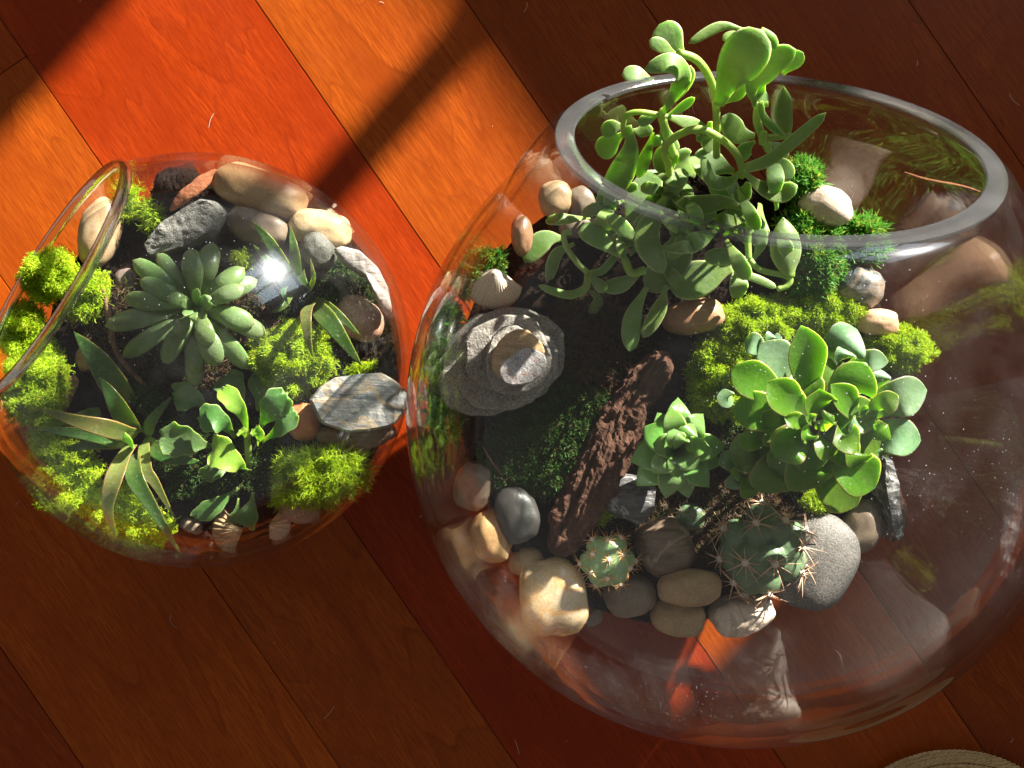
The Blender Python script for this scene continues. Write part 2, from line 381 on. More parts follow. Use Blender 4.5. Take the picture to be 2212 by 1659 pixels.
def slab(name, label, cat, poly, z, th, mat, tilt=(0, 0), bulge=.06, seed=None, layers=3, parent=None, n=44, jit=.03, smooth=False):
    """Flat irregular stone from a photo outline at height z, with its own thickness and broken, layered sides."""
    seed = seed if seed is not None else rnd.random() * 50
    pts = [P(x, y, z) for x, y in poly]; c = sum(pts, Vector()) / len(pts); rel = [p - c for p in pts]
    per = []; m = len(rel)
    L = [(rel[(i + 1) % m] - rel[i]).length for i in range(m)]; tot = sum(L)
    for k in range(n):
        d = tot * k / n; i = 0
        while d > L[i]: d -= L[i]; i += 1
        p = rel[i].lerp(rel[(i + 1) % m], d / L[i])
        per.append(p * (1 + jit * noise.noise(Vector((p.x * 120 + seed, p.y * 120, 0)))))
    sz = max(p.length for p in per)
    vs, fs = [], []
    def ring(sc, zz, amp):
        for p in per:
            q = p * sc; vs.append(Vector((q.x, q.y, zz + amp * noise.noise(Vector((q.x * 90, q.y * 90, seed))) + amp * .5 * noise.noise(Vector((q.x * 320, q.y * 320, seed))))))
    for i in range(1, 9):
        sc = i / 8 * .965; ring(sc, th / 2 + bulge * sz * (1 - sc * sc), th * .10)
    for k in range(layers * 2 + 1):
        zz = th / 2 - th * (k + .3) / (layers * 2 + 1.3); ring(1.0 + (.03 if k % 2 else -.008) + .02 * noise.noise(Vector((k, seed, 0))), zz, th * .06)
    ring(.8, -th / 2, 0)
    top = len(vs); vs.append(Vector((0, 0, th / 2 + bulge * sz))); bot = len(vs); vs.append(Vector((0, 0, -th / 2)))
    R_ = len(vs[:top]) // n
    for i in range(R_ - 1):
        for k in range(n):
            l = (k + 1) % n; fs.append((i * n + k, (i + 1) * n + k, (i + 1) * n + l, i * n + l))
    for k in range(n):
        l = (k + 1) % n; fs.append((top, k, l)); fs.append((bot, (R_ - 1) * n + l, (R_ - 1) * n + k))
    R = Matrix.Rotation(math.radians(tilt[0]), 3, 'X') @ Matrix.Rotation(math.radians(tilt[1]), 3, 'Y')
    o = mesh(name, [R @ v for v in vs], fs, mat, parent, loc=c, smooth=smooth)
    return tag(o, label, cat)

SM = {}
SM['cream'] = stone_mat('cream_pebble', (.62, .44, .22), (.70, .56, .34), scale=60, rough=.38, bump=.15)
SM['tan'] = stone_mat('tan_pebble', (.36, .22, .11), (.50, .36, .21), scale=70, rough=.42, bump=.2)
SM['tan2'] = stone_mat('two_tone_tan_pebble', (.30, .20, .10), (.46, .31, .15), scale=80, rough=.4, bump=.25)
SM['brown'] = stone_mat('warm_brown_pebble', (.30, .15, .08), (.42, .24, .13), scale=90, rough=.38, bump=.2)
SM['pink'] = stone_mat('pinkish_brown_pebble', (.36, .18, .11), (.42, .25, .17), 'speckle', 90, .5, .25)
SM['orange'] = stone_mat('orange_red_pebble', (.50, .12, .05), (.60, .26, .10), scale=70, rough=.36, bump=.2)
SM['grey'] = stone_mat('smooth_grey_pebble', (.085, .08, .072), (.15, .14, .125), 'speckle', 80, .62, .5)
SM['dgrey'] = stone_mat('dark_green_grey_stone', (.06, .065, .05), (.12, .12, .095), 'speckle', 120, .7, .6)
SM['mauve'] = stone_mat('mauve_grey_pebble', (.17, .12, .11), (.25, .19, .17), scale=60, rough=.5, bump=.2)
SM['gbrown'] = stone_mat('greyish_brown_pebble', (.16, .12, .085), (.25, .19, .13), scale=60, rough=.4, bump=.2)
SM['shale'] = stone_mat('rough_grey_shale', (.13, .13, .115), (.22, .22, .195), 'speckle', 150, .8, .9)
SM['slate'] = stone_mat('striped_blue_grey_slate', (.13, .15, .16), (.36, .35, .32), 'stripe', 50, .5, .5, (.45, .33, .18))
SM['wavy'] = stone_mat('wavy_pale_grey_stone', (.16, .15, .135), (.46, .43, .38), 'stripe', 40, .5, .6)
SM['bslate'] = stone_mat('brown_under_slate', (.16, .10, .06), (.30, .20, .12), 'stripe', 60, .55, .6)
SM['black'] = stone_mat('black_streaked_slate', (.025, .025, .025), (.11, .11, .11), 'stripe', 70, .32, .4, (.4, .4, .38))
SM['cairn'] = stone_mat('grey_layered_slate', (.15, .14, .12), (.30, .28, .24), 'speckle', 120, .75, .9)
SM['cairntan'] = stone_mat('ochre_flat_stone', (.36, .22, .09), (.52, .36, .18), 'stripe', 60, .7, .5)
SM['cairntop'] = stone_mat('pale_speckled_stone', (.26, .26, .26), (.52, .50, .48), 'speckle', 140, .7, .7, (.45, .28, .22))
SM['white'] = stone_mat('pale_pink_white_rock', (.58, .44, .33), (.70, .60, .48), scale=60, rough=.45, bump=.35, c3=(.45, .33, .24))
SM['blue'] = stone_mat('dark_blue_grey_pebble', (.06, .07, .075), (.13, .14, .14), 'stripe', 50, .4, .3, (.35, .26, .18))
SM['peach'] = stone_mat('peach_pebble', (.58, .34, .20), (.68, .47, .30), scale=50, rough=.36, bump=.25)
SM['char'] = stone_mat('charcoal_stone', (.022, .021, .019), (.05, .048, .042), scale=60, rough=.4, bump=.2)
SM['quartz'] = stone_mat('yellow_veined_quartz', (.34, .22, .09), (.47, .38, .25), 'vein', 45, .16, .3, (.48, .26, .09))
SM['stripebrown'] = stone_mat('brown_striped_stone', (.07, .045, .03), (.26, .19, .13), 'stripe', 40, .38, .4, (.40, .32, .24))
SM['amber'] = stone_mat('amber_tan_pebble', (.30, .17, .06), (.42, .28, .13), scale=40, rough=.35, bump=.15)

zs = zsmall
stone('tan upright pebble seen through the opening of the smaller bowl', 216, 505, 42, 76, -14, SM['tan'], zs, hz=.009, lift=.004)
stone('small mauve grey pebble beside the grey green rosette in the smaller bowl', 278, 606, 30, 27, 0, SM['mauve'], zs)
slab('stone', 'rough dark grey shale block leaning behind the rosette in the smaller bowl', 'stone', [(318, 528), (360, 480), (443, 434), (470, 440), (493, 462), (468, 502), (420, 530), (372, 545), (330, 552)], .083, .014, SM['shale'], (4, -6), .05)
stone('long two tone tan and grey pebble at the top of the smaller bowl', 562, 414, 98, 46, -17, SM['tan2'], zs, hz=.012, e=3, lift=.006)
stone('smooth greyish brown pebble between the shale and the cream pebble', 558, 490, 66, 38, -20, SM['gbrown'], zs, hz=.009, e=2.8, lift=.008)
stone('cream yellow pebble at the upper right of the smaller bowl', 692, 495, 67, 41, -12, SM['cream'], zs, hz=.010, e=2.4, lift=.006)
stone('dark green grey pebble just below the cream pebble', 688, 541, 35, 40, 35, SM['dgrey'], zs, hz=.009, lift=.010)
stone('mottled pinkish brown pebble at the right wall of the smaller bowl', 776, 688, 56, 44, -40, SM['pink'], zs, hz=.009, lift=.005)
# curved pale stone hugging the glass
cres = [(724, 545), (742, 539), (778, 548), (815, 580), (838, 625), (846, 672), (834, 678), (816, 650), (798, 606), (770, 578), (738, 566)]
slab('stone', 'curved pale grey wavy stone along the upper right wall of the smaller bowl', 'stone', cres, .088, .015, SM['wavy'], (-3, 8), .05, smooth=True)
slab('stone', 'striped blue grey slate slab lying at the right of the smaller bowl', 'stone', [(674, 866), (700, 834), (726, 818), (768, 812), (822, 808), (850, 822), (876, 848), (872, 890), (848, 918), (800, 930), (752, 932), (698, 914)], .090, .010, SM['slate'], (-4, 6), .03)
slab('stone', 'brown flat stone underneath the striped slate slab', 'stone', [(680, 935), (700, 925), (760, 930), (850, 920), (856, 940), (820, 962), (778, 974), (730, 965), (690, 952)], .080, .008, SM['bslate'], (0, 0), .05)
stone('round orange red pebble beside the slate slab', 655, 911, 34, 42, 12, SM['orange'], zs, hz=.009, lift=.009)
stone('flat pale translucent grey disc near the bottom wall of the smaller bowl', 648, 1100, 44, 30, -10, SM['pink'], zs, hz=.005, lift=.008)
stone('brown tan pebble at the left wall of the smaller bowl', 90, 944, 32, 30, -40, SM['tan2'], zs, lift=.004)
stone('ochre pebble half hidden under a spiked leaf in the smaller bowl', 184, 776, 19, 27, 10, SM['amber'], zs, lift=.002)
stone('small hairy grey rock at the bottom wall of the smaller bowl', 414, 1136, 26, 15, -20, SM['gbrown'], zs, lift=.003, fine=.08)
# large bowl
zb = zbig
stone('tan pebble at the upper left just outside the rim line of the large bowl', 1200, 430, 36, 40, 0, SM['tan'], zb, lift=.006)
stone('olive brown pebble tucked behind the trailing plant', 1256, 441, 30, 38, 15, SM['gbrown'], zb, lift=.005)
stone('tall reddish brown pebble standing in soil left of the trailing plant', 1129, 512, 24, 45, 6, SM['brown'], zb, hz=.008, lift=.004)
stone('dim brown pebble partly under the trailing leaves', 1241, 489, 34, 26, 5, SM['gbrown'], zb, lift=.003)
stone('glossy pinkish white pebble right of the trailing plant under the opening', 1785, 446, 57, 42, -22, SM['white'], zb, hz=.010, lift=.012, e=2.2)
stone('warm orange tan pebble between trailing leaves and lime moss', 1499, 683, 64, 36, 8, SM['brown'], zb, hz=.010, lift=.012, e=2.6)
stone('dark blue grey pebble at the right glass wall', 1856, 621, 52, 45, -10, SM['blue'], zb, hz=.010, lift=.006)
stone('bright peach pebble between two lime moss cushions', 1896, 697, 45, 30, -5, SM['peach'], zb, hz=.008, lift=.009)
stone('dark glossy pebble peeking out under the right moss cushion', 1950, 812, 28, 18, -20, SM['black'], zb, lift=.003)
slab('stone', 'black streaked slate between the bark and the small green rosette', 'stone', [(1296, 1078), (1312, 1044), (1345, 1026), (1385, 1030), (1412, 1052), (1408, 1100), (1380, 1132), (1340, 1118), (1306, 1098)], .074, .014, SM['black'], (-10, 6), .08, smooth=True)
stone('dark brown stone with pale stripes right of the little orange spined cactus', 1437, 1182, 59, 64, 20, SM['stripebrown'], zb, hz=.013, e=2.6, lift=.008)
stone('oval grey tan pebble lying above the lowest tan pebble', 1490, 1269, 69, 39, 3, SM['tan2'], zb, hz=.009, lift=.016)
stone('lowest tan pebble at the front edge of the planting', 1466, 1331, 60, 42, -10, SM['tan2'], zb, hz=.009, lift=.004)
stone('cream rock with a knob at the front of the large cactus', 1605, 1327, 66, 44, 14, SM['white'], zb, hz=.011, lift=.010, rough=.2, e=2.5)
stone('big flat charcoal grey pebble right of the large cactus', 1760, 1214, 84, 104, -26, SM['grey'], zb, hz=.011, lift=.012, e=2.5, rough=.06)
stone('brown pebble at the right edge next to the dark slate', 1862, 1138, 42, 58, -28, SM['gbrown'], zb, hz=.010, lift=.008)
stone('veined yellow quartz stone at the lower left of the planting', 1193, 1290, 72, 82, 10, SM['quartz'], zb, hz=.014, e=2.7, lift=.010)
stone('smoky grey stone under the orange spined cactus', 1361, 1288, 56, 44, 10, SM['gbrown'], zb, hz=.010, lift=.004, e=2.6)
stone('amber oval pebble at the left glass wall below the moss', 1062, 1158, 44, 58, 10, SM['amber'], zb, hz=.010, lift=.004)
stone('dark charcoal stone between amber pebble and bark', 1116, 1110, 46, 62, 12, SM['char'], zb, hz=.011, lift=.006, e=2.6)
stone('dim brown stone above the amber pebble at the left wall', 1022, 1050, 42, 54, -10, SM['gbrown'], zb, hz=.010, lift=.001)
stone('brown pebble in the shade below the bark', 1136, 1212, 40, 32, 0, SM['tan2'], zb, hz=.009, lift=-.001)
stone('small olive pebble wedged beside the quartz stone', 1282, 1333, 22, 18, 30, SM['gbrown'], zb, lift=-.002)
slab('stone', 'thin dark slate flake standing at the right of the big rosette', 'stone', [(1888, 985), (1906, 990), (1922, 1040), (1926, 1100), (1936, 1160), (1920, 1165), (1902, 1120), (1890, 1050)], .062, .018, SM['black'], (0, 12), .02)

# cairn of flat stones
def lay(cx, cy, rx, ry, rot, n=16, sd=0):
    r = []
    for k in range(n):
        a = 2 * math.pi * k / n; f = 1 + .20 * noise.noise(Vector((math.cos(a) * 1.2 + sd, math.sin(a) * 1.2, sd)))
        x, y = rx * math.cos(a) * f, ry * math.sin(a) * f; c, s = math.cos(rot), math.sin(rot)
        r.append((cx + x * c - y * s, cy + x * s + y * c))
    return r
z0 = on(zb, 1085, 780).z + .004
cairn = [((1080, 780, 140, 106, -.42), 'cairn', .012, 'broad grey slate at the bottom of the stone stack'),
         ((1096, 792, 118, 84, -.6), 'cairn', .010, 'second grey slate from the bottom of the stone stack'),
         ((1098, 764, 94, 82, -.1), 'cairn', .009, 'third grey slate in the middle of the stone stack'),
         ((1114, 780, 72, 66, -.8), 'cairn', .009, 'fourth smaller grey slate of the stone stack'),
         ((1120, 768, 58, 50, -.5), 'cairntan', .007, 'ochre flat stone second from the top of the stack'),
         ((1131, 790, 54, 36, -.45), 'cairntop', .007, 'pale speckled stone on top of the stack')]
zc = z0
for (a, m, th, lab) in cairn:
    slab('stone', lab, 'stone', lay(*a, sd=rnd.random() * 9), zc + th / 2, th, SM[m], (rnd.uniform(-6, 6), rnd.uniform(-6, 6)), .03, n=52, jit=.05, smooth=False)
    zc += th * 1.02

# ------------------------------------------------------------------ moss
MOSS_L = moss_mat('lime_moss', (.28, .45, .008), (.43, .60, .012), (.32, .30, .02))
MOSS_G = moss_mat('emerald_moss', (.05, .20, .018), (.12, .33, .03), (.34, .36, .04))
MOSS_D = moss_mat('dark_green_moss', (.03, .085, .010), (.06, .15, .018), (.13, .07, .02))
MOSS_B = moss_mat('dry_brown_moss', (.07, .036, .016), (.14, .08, .035), (.06, .11, .02))
MCORE = {}
for nm, c in (('L', (.24, .31, .008)), ('G', (.012, .05, .006)), ('D', (.006, .018, .004)), ('B', (.02, .011, .006))):
    MCORE[nm] = simple_mat('moss_core_' + nm.lower(), tuple(x * .6 for x in c), c, 300, 1, .8)
MM = {'L': MOSS_L, 'G': MOSS_G, 'D': MOSS_D, 'B': MOSS_B}
def moss(label, px, py, rx, ry, rot, kind='L', zf=zsmall, hz=.008, dens=1.5, ln=.0034, wd=.00025, lift=0., curl=1.0, lean=(0, 0, 0), zabs=None):
    c = on(zf, px, py, lift) if zabs is None else P(px, py, zabs)
    s = S(c.z + hz * .5); a, b = rx * s, ry * s; ro = math.radians(rot); seed = rnd.random() * 90
    n = int(dens * a * b * math.pi / (.00085 ** 2) * 1.25)
    n = max(60, min(n, 12000))
    th = npr.uniform(0, 2 * np.pi, n); rr = np.sqrt(npr.uniform(0, 1, n))
    vs, fs, var = [], [], []
    def surf(t, r):
        k = 1 + .26 * noise.noise(Vector((math.cos(t) * 1.6 + seed, math.sin(t) * 1.6, 0))) + .16 * noise.noise(Vector((math.cos(t) * 4.5 + seed, math.sin(t) * 4.5, 5)))
        x, y = a * r * k * math.cos(t), b * r * k * math.sin(t)
        h = hz * math.sqrt(max(0, 1 - r ** 3.2 * .97)) * (1 + .6 * noise.noise(Vector((x * 150 + seed, y * 150, 2)))) 
        X, Y = x * math.cos(ro) - y * math.sin(ro), x * math.sin(ro) + y * math.cos(ro)
        return Vector((X, Y, h)), x, y
    lean = Vector(lean)
    for i in range(n):
        p, x, y = surf(th[i], rr[i])
        nx, ny = x / a / a, y / b / b; nz = (p.z + .002) / hz / hz
        X, Y = nx * math.cos(ro) - ny * math.sin(ro), nx * math.sin(ro) + ny * math.cos(ro)
        d = Vector((X, Y, nz)).normalized() + lean
        d = (d + Vector(npr.normal(0, .42, 3)) * curl).normalized(); L = ln * npr.uniform(.5, 1.15)
        side = d.cross(Vector(npr.normal(0, 1, 3))).normalized(); w = wd * npr.uniform(.7, 1.2)
        vv = npr.uniform(0, 1); q0 = p - d * L * .2; o = len(vs); dd = d
        pts = [q0]
        for q in range(3):
            pts.append(pts[-1] + dd * L * .4); dd = (dd + Vector(npr.normal(0, .55, 3)) * curl).normalized()
        for q, c_ in enumerate(pts):
            ww = w * (1, .95, .8, .3)[q]; vs += [c_ - side * ww, c_ + side * ww]; var.extend((vv, vv))
        fs += [(o + 2 * q, o + 2 * q + 1, o + 2 * q + 3, o + 2 * q + 2) for q in range(3)]
        for q in range(3):                      # side twigs
            f = pts[1 + q % 2].lerp(pts[2], npr.uniform(0, 1.0)); dd = (d + Vector(npr.normal(0, .9, 3))).normalized() * L * npr.uniform(.3, .55)
            s2 = dd.cross(Vector(npr.normal(0, 1, 3))).normalized() * w * .8
            o = len(vs); vs += [f - s2, f + s2, f + dd]; fs.append((o, o + 1, o + 2)); var += [vv] * 3
    o = mesh('moss', vs, fs, MM[kind], loc=c, smooth=False, attrs={'var': var})
    # cushion body below the strands, a part of the clump
    cv, cf = [], []; NA, NR = 28, 7
    for i in range(NR + 1):
        for k in range(NA):
            q, _, _ = surf(2 * math.pi * k / NA, i / NR * .97); q.z = q.z * .92 - .0008; cv.append(q)
    for i in range(NR):
        for k in range(NA):
            l = (k + 1) % NA; cf.append((i * NA + k, (i + 1) * NA + k, (i + 1) * NA + l, i * NA + l))
    mesh('cushion', cv, cf, MCORE[kind], o)
    return tag(o, label, 'moss')
moss('lime moss tuft seen through the lip opening, upper of the left tufts', 122, 602, 64, 62, 20, hz=.014, lift=.008)
moss('lime moss tuft at the far left edge under the glass lip', 60, 714, 48, 64, -20, hz=.013, lift=.008)
moss('lime moss strip between the lip and the grey green rosette', 205, 640, 36, 62, -25, hz=.012, lift=.008)
moss('lime moss clump at the left glass wall above the wooden chip', 90, 842, 72, 86, -12, hz=.014, lift=.009)
moss('lime moss bridging the gap below the glass lip at the left edge', 92, 772, 56, 46, -30, hz=.012, lift=.006)
moss('lime moss below the wooden chip at the left wall', 118, 940, 44, 52, 10, hz=.010, lift=.003)
moss('small upright lime moss sprig beside the grey shale block', 337, 464, 17, 34, -12, hz=.010, ln=.007)
moss('thin lime moss sprig right behind the lip of the smaller bowl', 284, 440, 18, 40, -15, hz=.008, ln=.007)
moss('lime moss at the lower left wall under the spiked plant', 152, 1026, 98, 74, -40, hz=.014, lift=.009)
moss('lime moss at the bottom wall between spiked leaves', 292, 1112, 98, 56, -32, hz=.012, lift=.008)
moss('lime moss mound in the middle of the smaller bowl', 636, 775, 92, 80, 12, hz=.017, dens=1.7, lift=.004)
moss('tiny lime moss tuft tucked between the two rosettes of the smaller bowl', 533, 566, 22, 22, 0, hz=.010)
moss('large loose lime moss tuft below the orange pebble', 695, 1026, 108, 62, 14, hz=.018, lift=.006, ln=.007, dens=1.0)
moss('sparse lime moss specks above the striped slate', 772, 798, 50, 13, 12, hz=.003, dens=.6)
moss('brown dry moss litter around the grey green rosette', 395, 700, 190, 150, 0, 'B', hz=.004, dens=.35, ln=.008, wd=.00028, curl=2)
moss('dark green moss film around the crinkled plant', 470, 985, 150, 95, 0, 'D', hz=.004, dens=.8, ln=.0035)
moss('dark green moss film at the right of the smaller bowl', 690, 640, 130, 85, 0, 'D', hz=.003, dens=.6, ln=.0035)
moss('dry brown litter between the cacti and the front stones', 1480, 1120, 220, 110, 0, 'B', zbig, hz=.003, dens=.35, ln=.008, wd=.00028, curl=2)
moss('dark green moss film beneath the big rosette', 1700, 900, 210, 170, 0, 'D', zbig, hz=.003, dens=.5, ln=.004)
moss('shaded green moss between the spiked plant and crinkled plant', 325, 860, 40, 32, 0, 'D', hz=.006)
moss('left lime moss mound beside the orange tan pebble', 1562, 800, 82, 106, -8, 'L', zb, hz=.016, dens=1.7, ln=.0034, lean=(-.1, 0, 0))
moss('lime moss mound above the big rosette', 1622, 700, 98, 56, 5, 'L', zb, hz=.015, dens=1.7, ln=.0030, wd=.00024)
moss('lime and olive moss band below the fern moss', 1758, 672, 112, 50, -8, 'L', zb, hz=.013, dens=1.7, ln=.0030, wd=.00024)
moss('rounded lime moss cushion at the right behind the big rosette', 1928, 754, 78, 50, -8, 'L', zb, hz=.014, dens=1.7, ln=.0030, wd=.00024)
moss('small lime moss patch under the lowest leaves of the big rosette', 1762, 1080, 38, 24, 0, 'L', zb, hz=.008, lift=.006, ln=.0030, wd=.00024)
moss('emerald green moss bank beneath the trailing plant', 1740, 545, 62, 92, 10, 'G', zb, hz=.014, ln=.007, wd=.0006, curl=.8)
moss('feathery green moss beside the pinkish white pebble', 1845, 520, 46, 40, -10, 'G', zb, hz=.009, ln=.009, wd=.0006, curl=.7)
moss('yellow green feathery moss right of the opening', 1725, 395, 36, 40, 0, 'G', zb, hz=.008, ln=.008, wd=.0006)
moss('bright green moss fringe at the left glass wall above the shell', 1036, 590, 58, 34, 36, 'G', zb, hz=.008, ln=.006, wd=.0006)
moss('green moss fringe between the stone stack and the left wall', 962, 740, 26, 96, -10, 'G', zb, hz=.006, ln=.006, wd=.0006)
moss('dark moss strip at the left wall below the stone stack', 960, 880, 30, 66, 12, 'G', zb, hz=.005, ln=.006, wd=.0006)
moss('wide dark green moss carpet between the stone stack and the bark', 1180, 935, 138, 112, 30, 'D', zb, hz=.006, ln=.006, wd=.00045, curl=.7)
moss('dry brown moss below the trailing plant', 1270, 735, 100, 100, 0, 'B', zb, hz=.005, ln=.010, wd=.00028, curl=2.0, dens=.5)
moss('small yellowish moss wisp between bark and black slate', 1300, 1108, 22, 26, 0, 'L', zb, hz=.004, dens=.5, wd=.0003)

# ------------------------------------------------------------------ leaves and plants
def catmull(pts, n):
    p = [2 * pts[0] - pts[1]] + list(pts) + [2 * pts[-1] - pts[-2]]; out = []
    m = len(pts) - 1
    for i in range(n):
        u = i / (n - 1) * m; k = min(int(u), m - 1); t = u - k; a, b, c, d = p[k:k + 4]
        out.append(.5 * ((2 * b) + (c - a) * t + (2 * a - 5 * b + 4 * c - d) * t * t + (3 * b - a - 3 * c + d) * t ** 3))
    return out
def prof(kind, t):
    if kind == 'spat':      # narrow foot, broad rounded end
        w = .26 + .74 * (lambda s: s * s * (3 - 2 * s))(min(1, t / .62))
        return w * (math.sqrt(max(0, 1 - ((t - .66) / .34) ** 2)) if t > .66 else 1)
    if kind == 'obov':      # like spat with a short point
        w = .34 + .66 * (lambda s: s * s * (3 - 2 * s))(min(1, t / .6))
        return w * (max(0, 1 - ((t - .62) / .38) ** 1.9) ** .86 if t > .62 else 1)
    if kind == 'plump':
        w = .42 + .58 * (lambda q: q * q * (3 - 2 * q))(min(1, t / .6))
        return w * (max(0, 1 - ((t - .62) / .38) ** 2.7) ** .62 if t > .62 else 1)
    if kind == 'petal':     # broad foot, broad upper half, short point
        w = .50 + .50 * (lambda q: q * q * (3 - 2 * q))(min(1, t / .62))
        return w * (max(0, 1 - ((t - .62) / .38) ** 1.75) ** .88 + .02 if t > .62 else 1)
    if kind == 'lance': return max(0, (.72 + .28 * min(1, t * 3.5))) * max(0, 1 - t ** 1.7) ** .85
    if kind == 'ovate': return (.45 + .55 * math.sin(min(1, t / .45) * math.pi / 2)) * max(0, 1 - max(0, (t - .45) / .55) ** 1.8)
    if kind == 'finger': return (.75 + .25 * math.sin(math.pi * t)) * math.sqrt(max(0, 1 - max(0, (t - .85) / .15) ** 2))
    if kind == 'fan':
        q = min(1, max(0, (t - .12) / .62)); w = .18 + .82 * q * q * (3 - 2 * q)
        return w * (1 if t < .8 else math.sqrt(max(0, 1 - .72 * ((t - .8) / .2) ** 2)))
    if kind == 'stem': return 1.0
def leaf(parent, pts, w, kind, mat, thick=.22, cup=0., wave=0., M=14, K=12, roll=0., name='leaf', label=None, keel=0., absw=False, up=None):
    org = parent.location if parent else Vector((0, 0, 0))
    W = [P(*p) for p in pts]; L = sum((W[i + 1] - W[i]).length for i in range(len(W) - 1))
    if len(W) == 2: W = [W[0], W[0].lerp(W[1], .5) + Vector((0, 0, L * .06)), W[1]]
    zm = sum(p.z for p in W) / len(W); wm = w if absw else w * S(zm)
    line = catmull(W, M); vs, fs, al, ed = [], [], [], []
    sd = rnd.random() * 60
    U0 = Vector((0, 0, 1)) if up is None else Vector(up)
    prevS = None
    for i, p in enumerate(line):
        t = i / (M - 1); T = (line[min(i + 1, M - 1)] - line[max(i - 1, 0)]).normalized()
        Sd = T.cross(U0)
        if Sd.length < .25 and prevS is not None: Sd = prevS
        if prevS is not None and Sd.dot(prevS) < 0: Sd = -Sd
        Sd = (Sd - T * Sd.dot(T)).normalized(); prevS = Sd
        N = Sd.cross(T).normalized()
        if roll:
            q = Quaternion(T, math.radians(roll)); S2, N2 = q @ Sd, q @ N
        else: S2, N2 = Sd, N
        ww = wm * max(prof(kind, t), .02) / 2; tk = wm * thick / 2 * max(prof(kind, t), .05) ** .7
        if kind == 'stem': tk = ww * .95
        for k in range(K):
            a = 2 * math.pi * k / K; ca, sa = math.cos(a), math.sin(a)
            x = ww * ca; y = tk * sa * (1 - .35 * ca * ca if kind != 'stem' else 1) + cup * ww * ca * ca * (1 if t > .1 else t * 10)
            if keel and sa < 0: y -= keel * ww * (1 - abs(ca))
            if wave:
                x *= 1 + .07 * math.sin(t * 24 + sd + ca) * (t > .4)
                y += wave * wm * math.sin(t * 9 + (3 if ca > 0 else 0) + sd) * ca * ca * t
                if kind == 'fan' and t > .75: p_off = T * (wave * .75 * wm * math.sin(ca * 5.5 + sd) * (t - .75) / .25)
                else: p_off = Vector()
            else: p_off = Vector()
            if kind != 'stem':
                x += wm * .02 * noise.noise(Vector((t * 4 + sd, k * .2, 0)))
            vs.append(p + S2 * x + N2 * y + p_off - org); al.append(t); ed.append(abs(ca))
    for i in range(M - 1):
        for k in range(K):
            l = (k + 1) % K; fs.append((i * K + k, i * K + l, (i + 1) * K + l, (i + 1) * K + k))
    for i, flip in ((0, 1), (M - 1, 0)):
        o = len(vs); vs.append(line[i] - org); al.append(i / (M - 1)); ed.append(.5)
        for k in range(K):
            l = (k + 1) % K; fs.append((o, i * K + l, i * K + k) if flip else (o, i * K + k, i * K + l))
    o = mesh(name, vs, fs, mat, parent, attrs={'along': al, 'edge': ed})
    if label: o['label'] = label
    return o
def at(ox, oy, s, k=1.0): return lambda l: [(ox + x * s, oy + y * s, .076 + (z - .076) * k) for x, y, z in l]

ML_PACH = leaf_mat('grey_green_succulent', (.11, .19, .06), (.17, .26, .085), tip=(.20, .25, .10), bloom=.5, sss=.35, rough=.30, specks=.5, grey=(.22, .32, .19))
ML_GAST = leaf_mat('dark_spiked_leaf', (.020, .062, .010), (.045, .12, .014), edge=(.30, .14, .06), bloom=.08, sss=.25, rough=.3, edgepow=22, specks=.4, grey=(.12, .2, .1))
ML_GBRN = leaf_mat('brown_edged_leaf', (.055, .11, .016), (.12, .115, .03), edge=(.34, .15, .07), bloom=.1, sss=.25, rough=.35, edgepow=8, grey=(.30, .18, .09))
ML_CRIN = leaf_mat('crinkled_leaf', (.035, .11, .012), (.065, .17, .022), edge=(.30, .38, .12), bloom=.15, sss=.4, rough=.45, edgepow=24, specks=.2)
ML_CRIB = leaf_mat('bright_crinkled_leaf', (.18, .36, .02), (.26, .45, .035), edge=(.40, .48, .12), bloom=.1, sss=.5, rough=.4, edgepow=24)
ML_TRA = leaf_mat('velvety_trailing_leaf', (.115, .225, .034), (.175, .30, .052), edge=(.50, .58, .30), bloom=.5, sss=.55, rough=.5, edgepow=12, grey=(.26, .36, .20))
ML_STEM = leaf_mat('pale_green_stem', (.24, .38, .06), (.32, .44, .09), bloom=.2, sss=.5, rough=.5)
ML_AEO = leaf_mat('glossy_rosette_leaf', (.075, .185, .006), (.12, .26, .010), edge=(.45, .24, .13), bloom=.06, sss=.55, rough=.36, edgepow=18, specks=.12, grey=(.16, .30, .08), tmix=.52, tcol=(.50, .80, .015))
ML_AEG = leaf_mat('dusty_rosette_leaf', (.09, .20, .08), (.14, .27, .11), edge=(.40, .34, .22), bloom=.5, sss=.4, rough=.45, edgepow=30, specks=.9, grey=(.24, .36, .24))
ML_HAW = leaf_mat('shiny_small_rosette_leaf', (.09, .23, .035), (.16, .33, .06), edge=(.40, .52, .24), bloom=.3, sss=.5, rough=.22, edgepow=22, specks=.8)

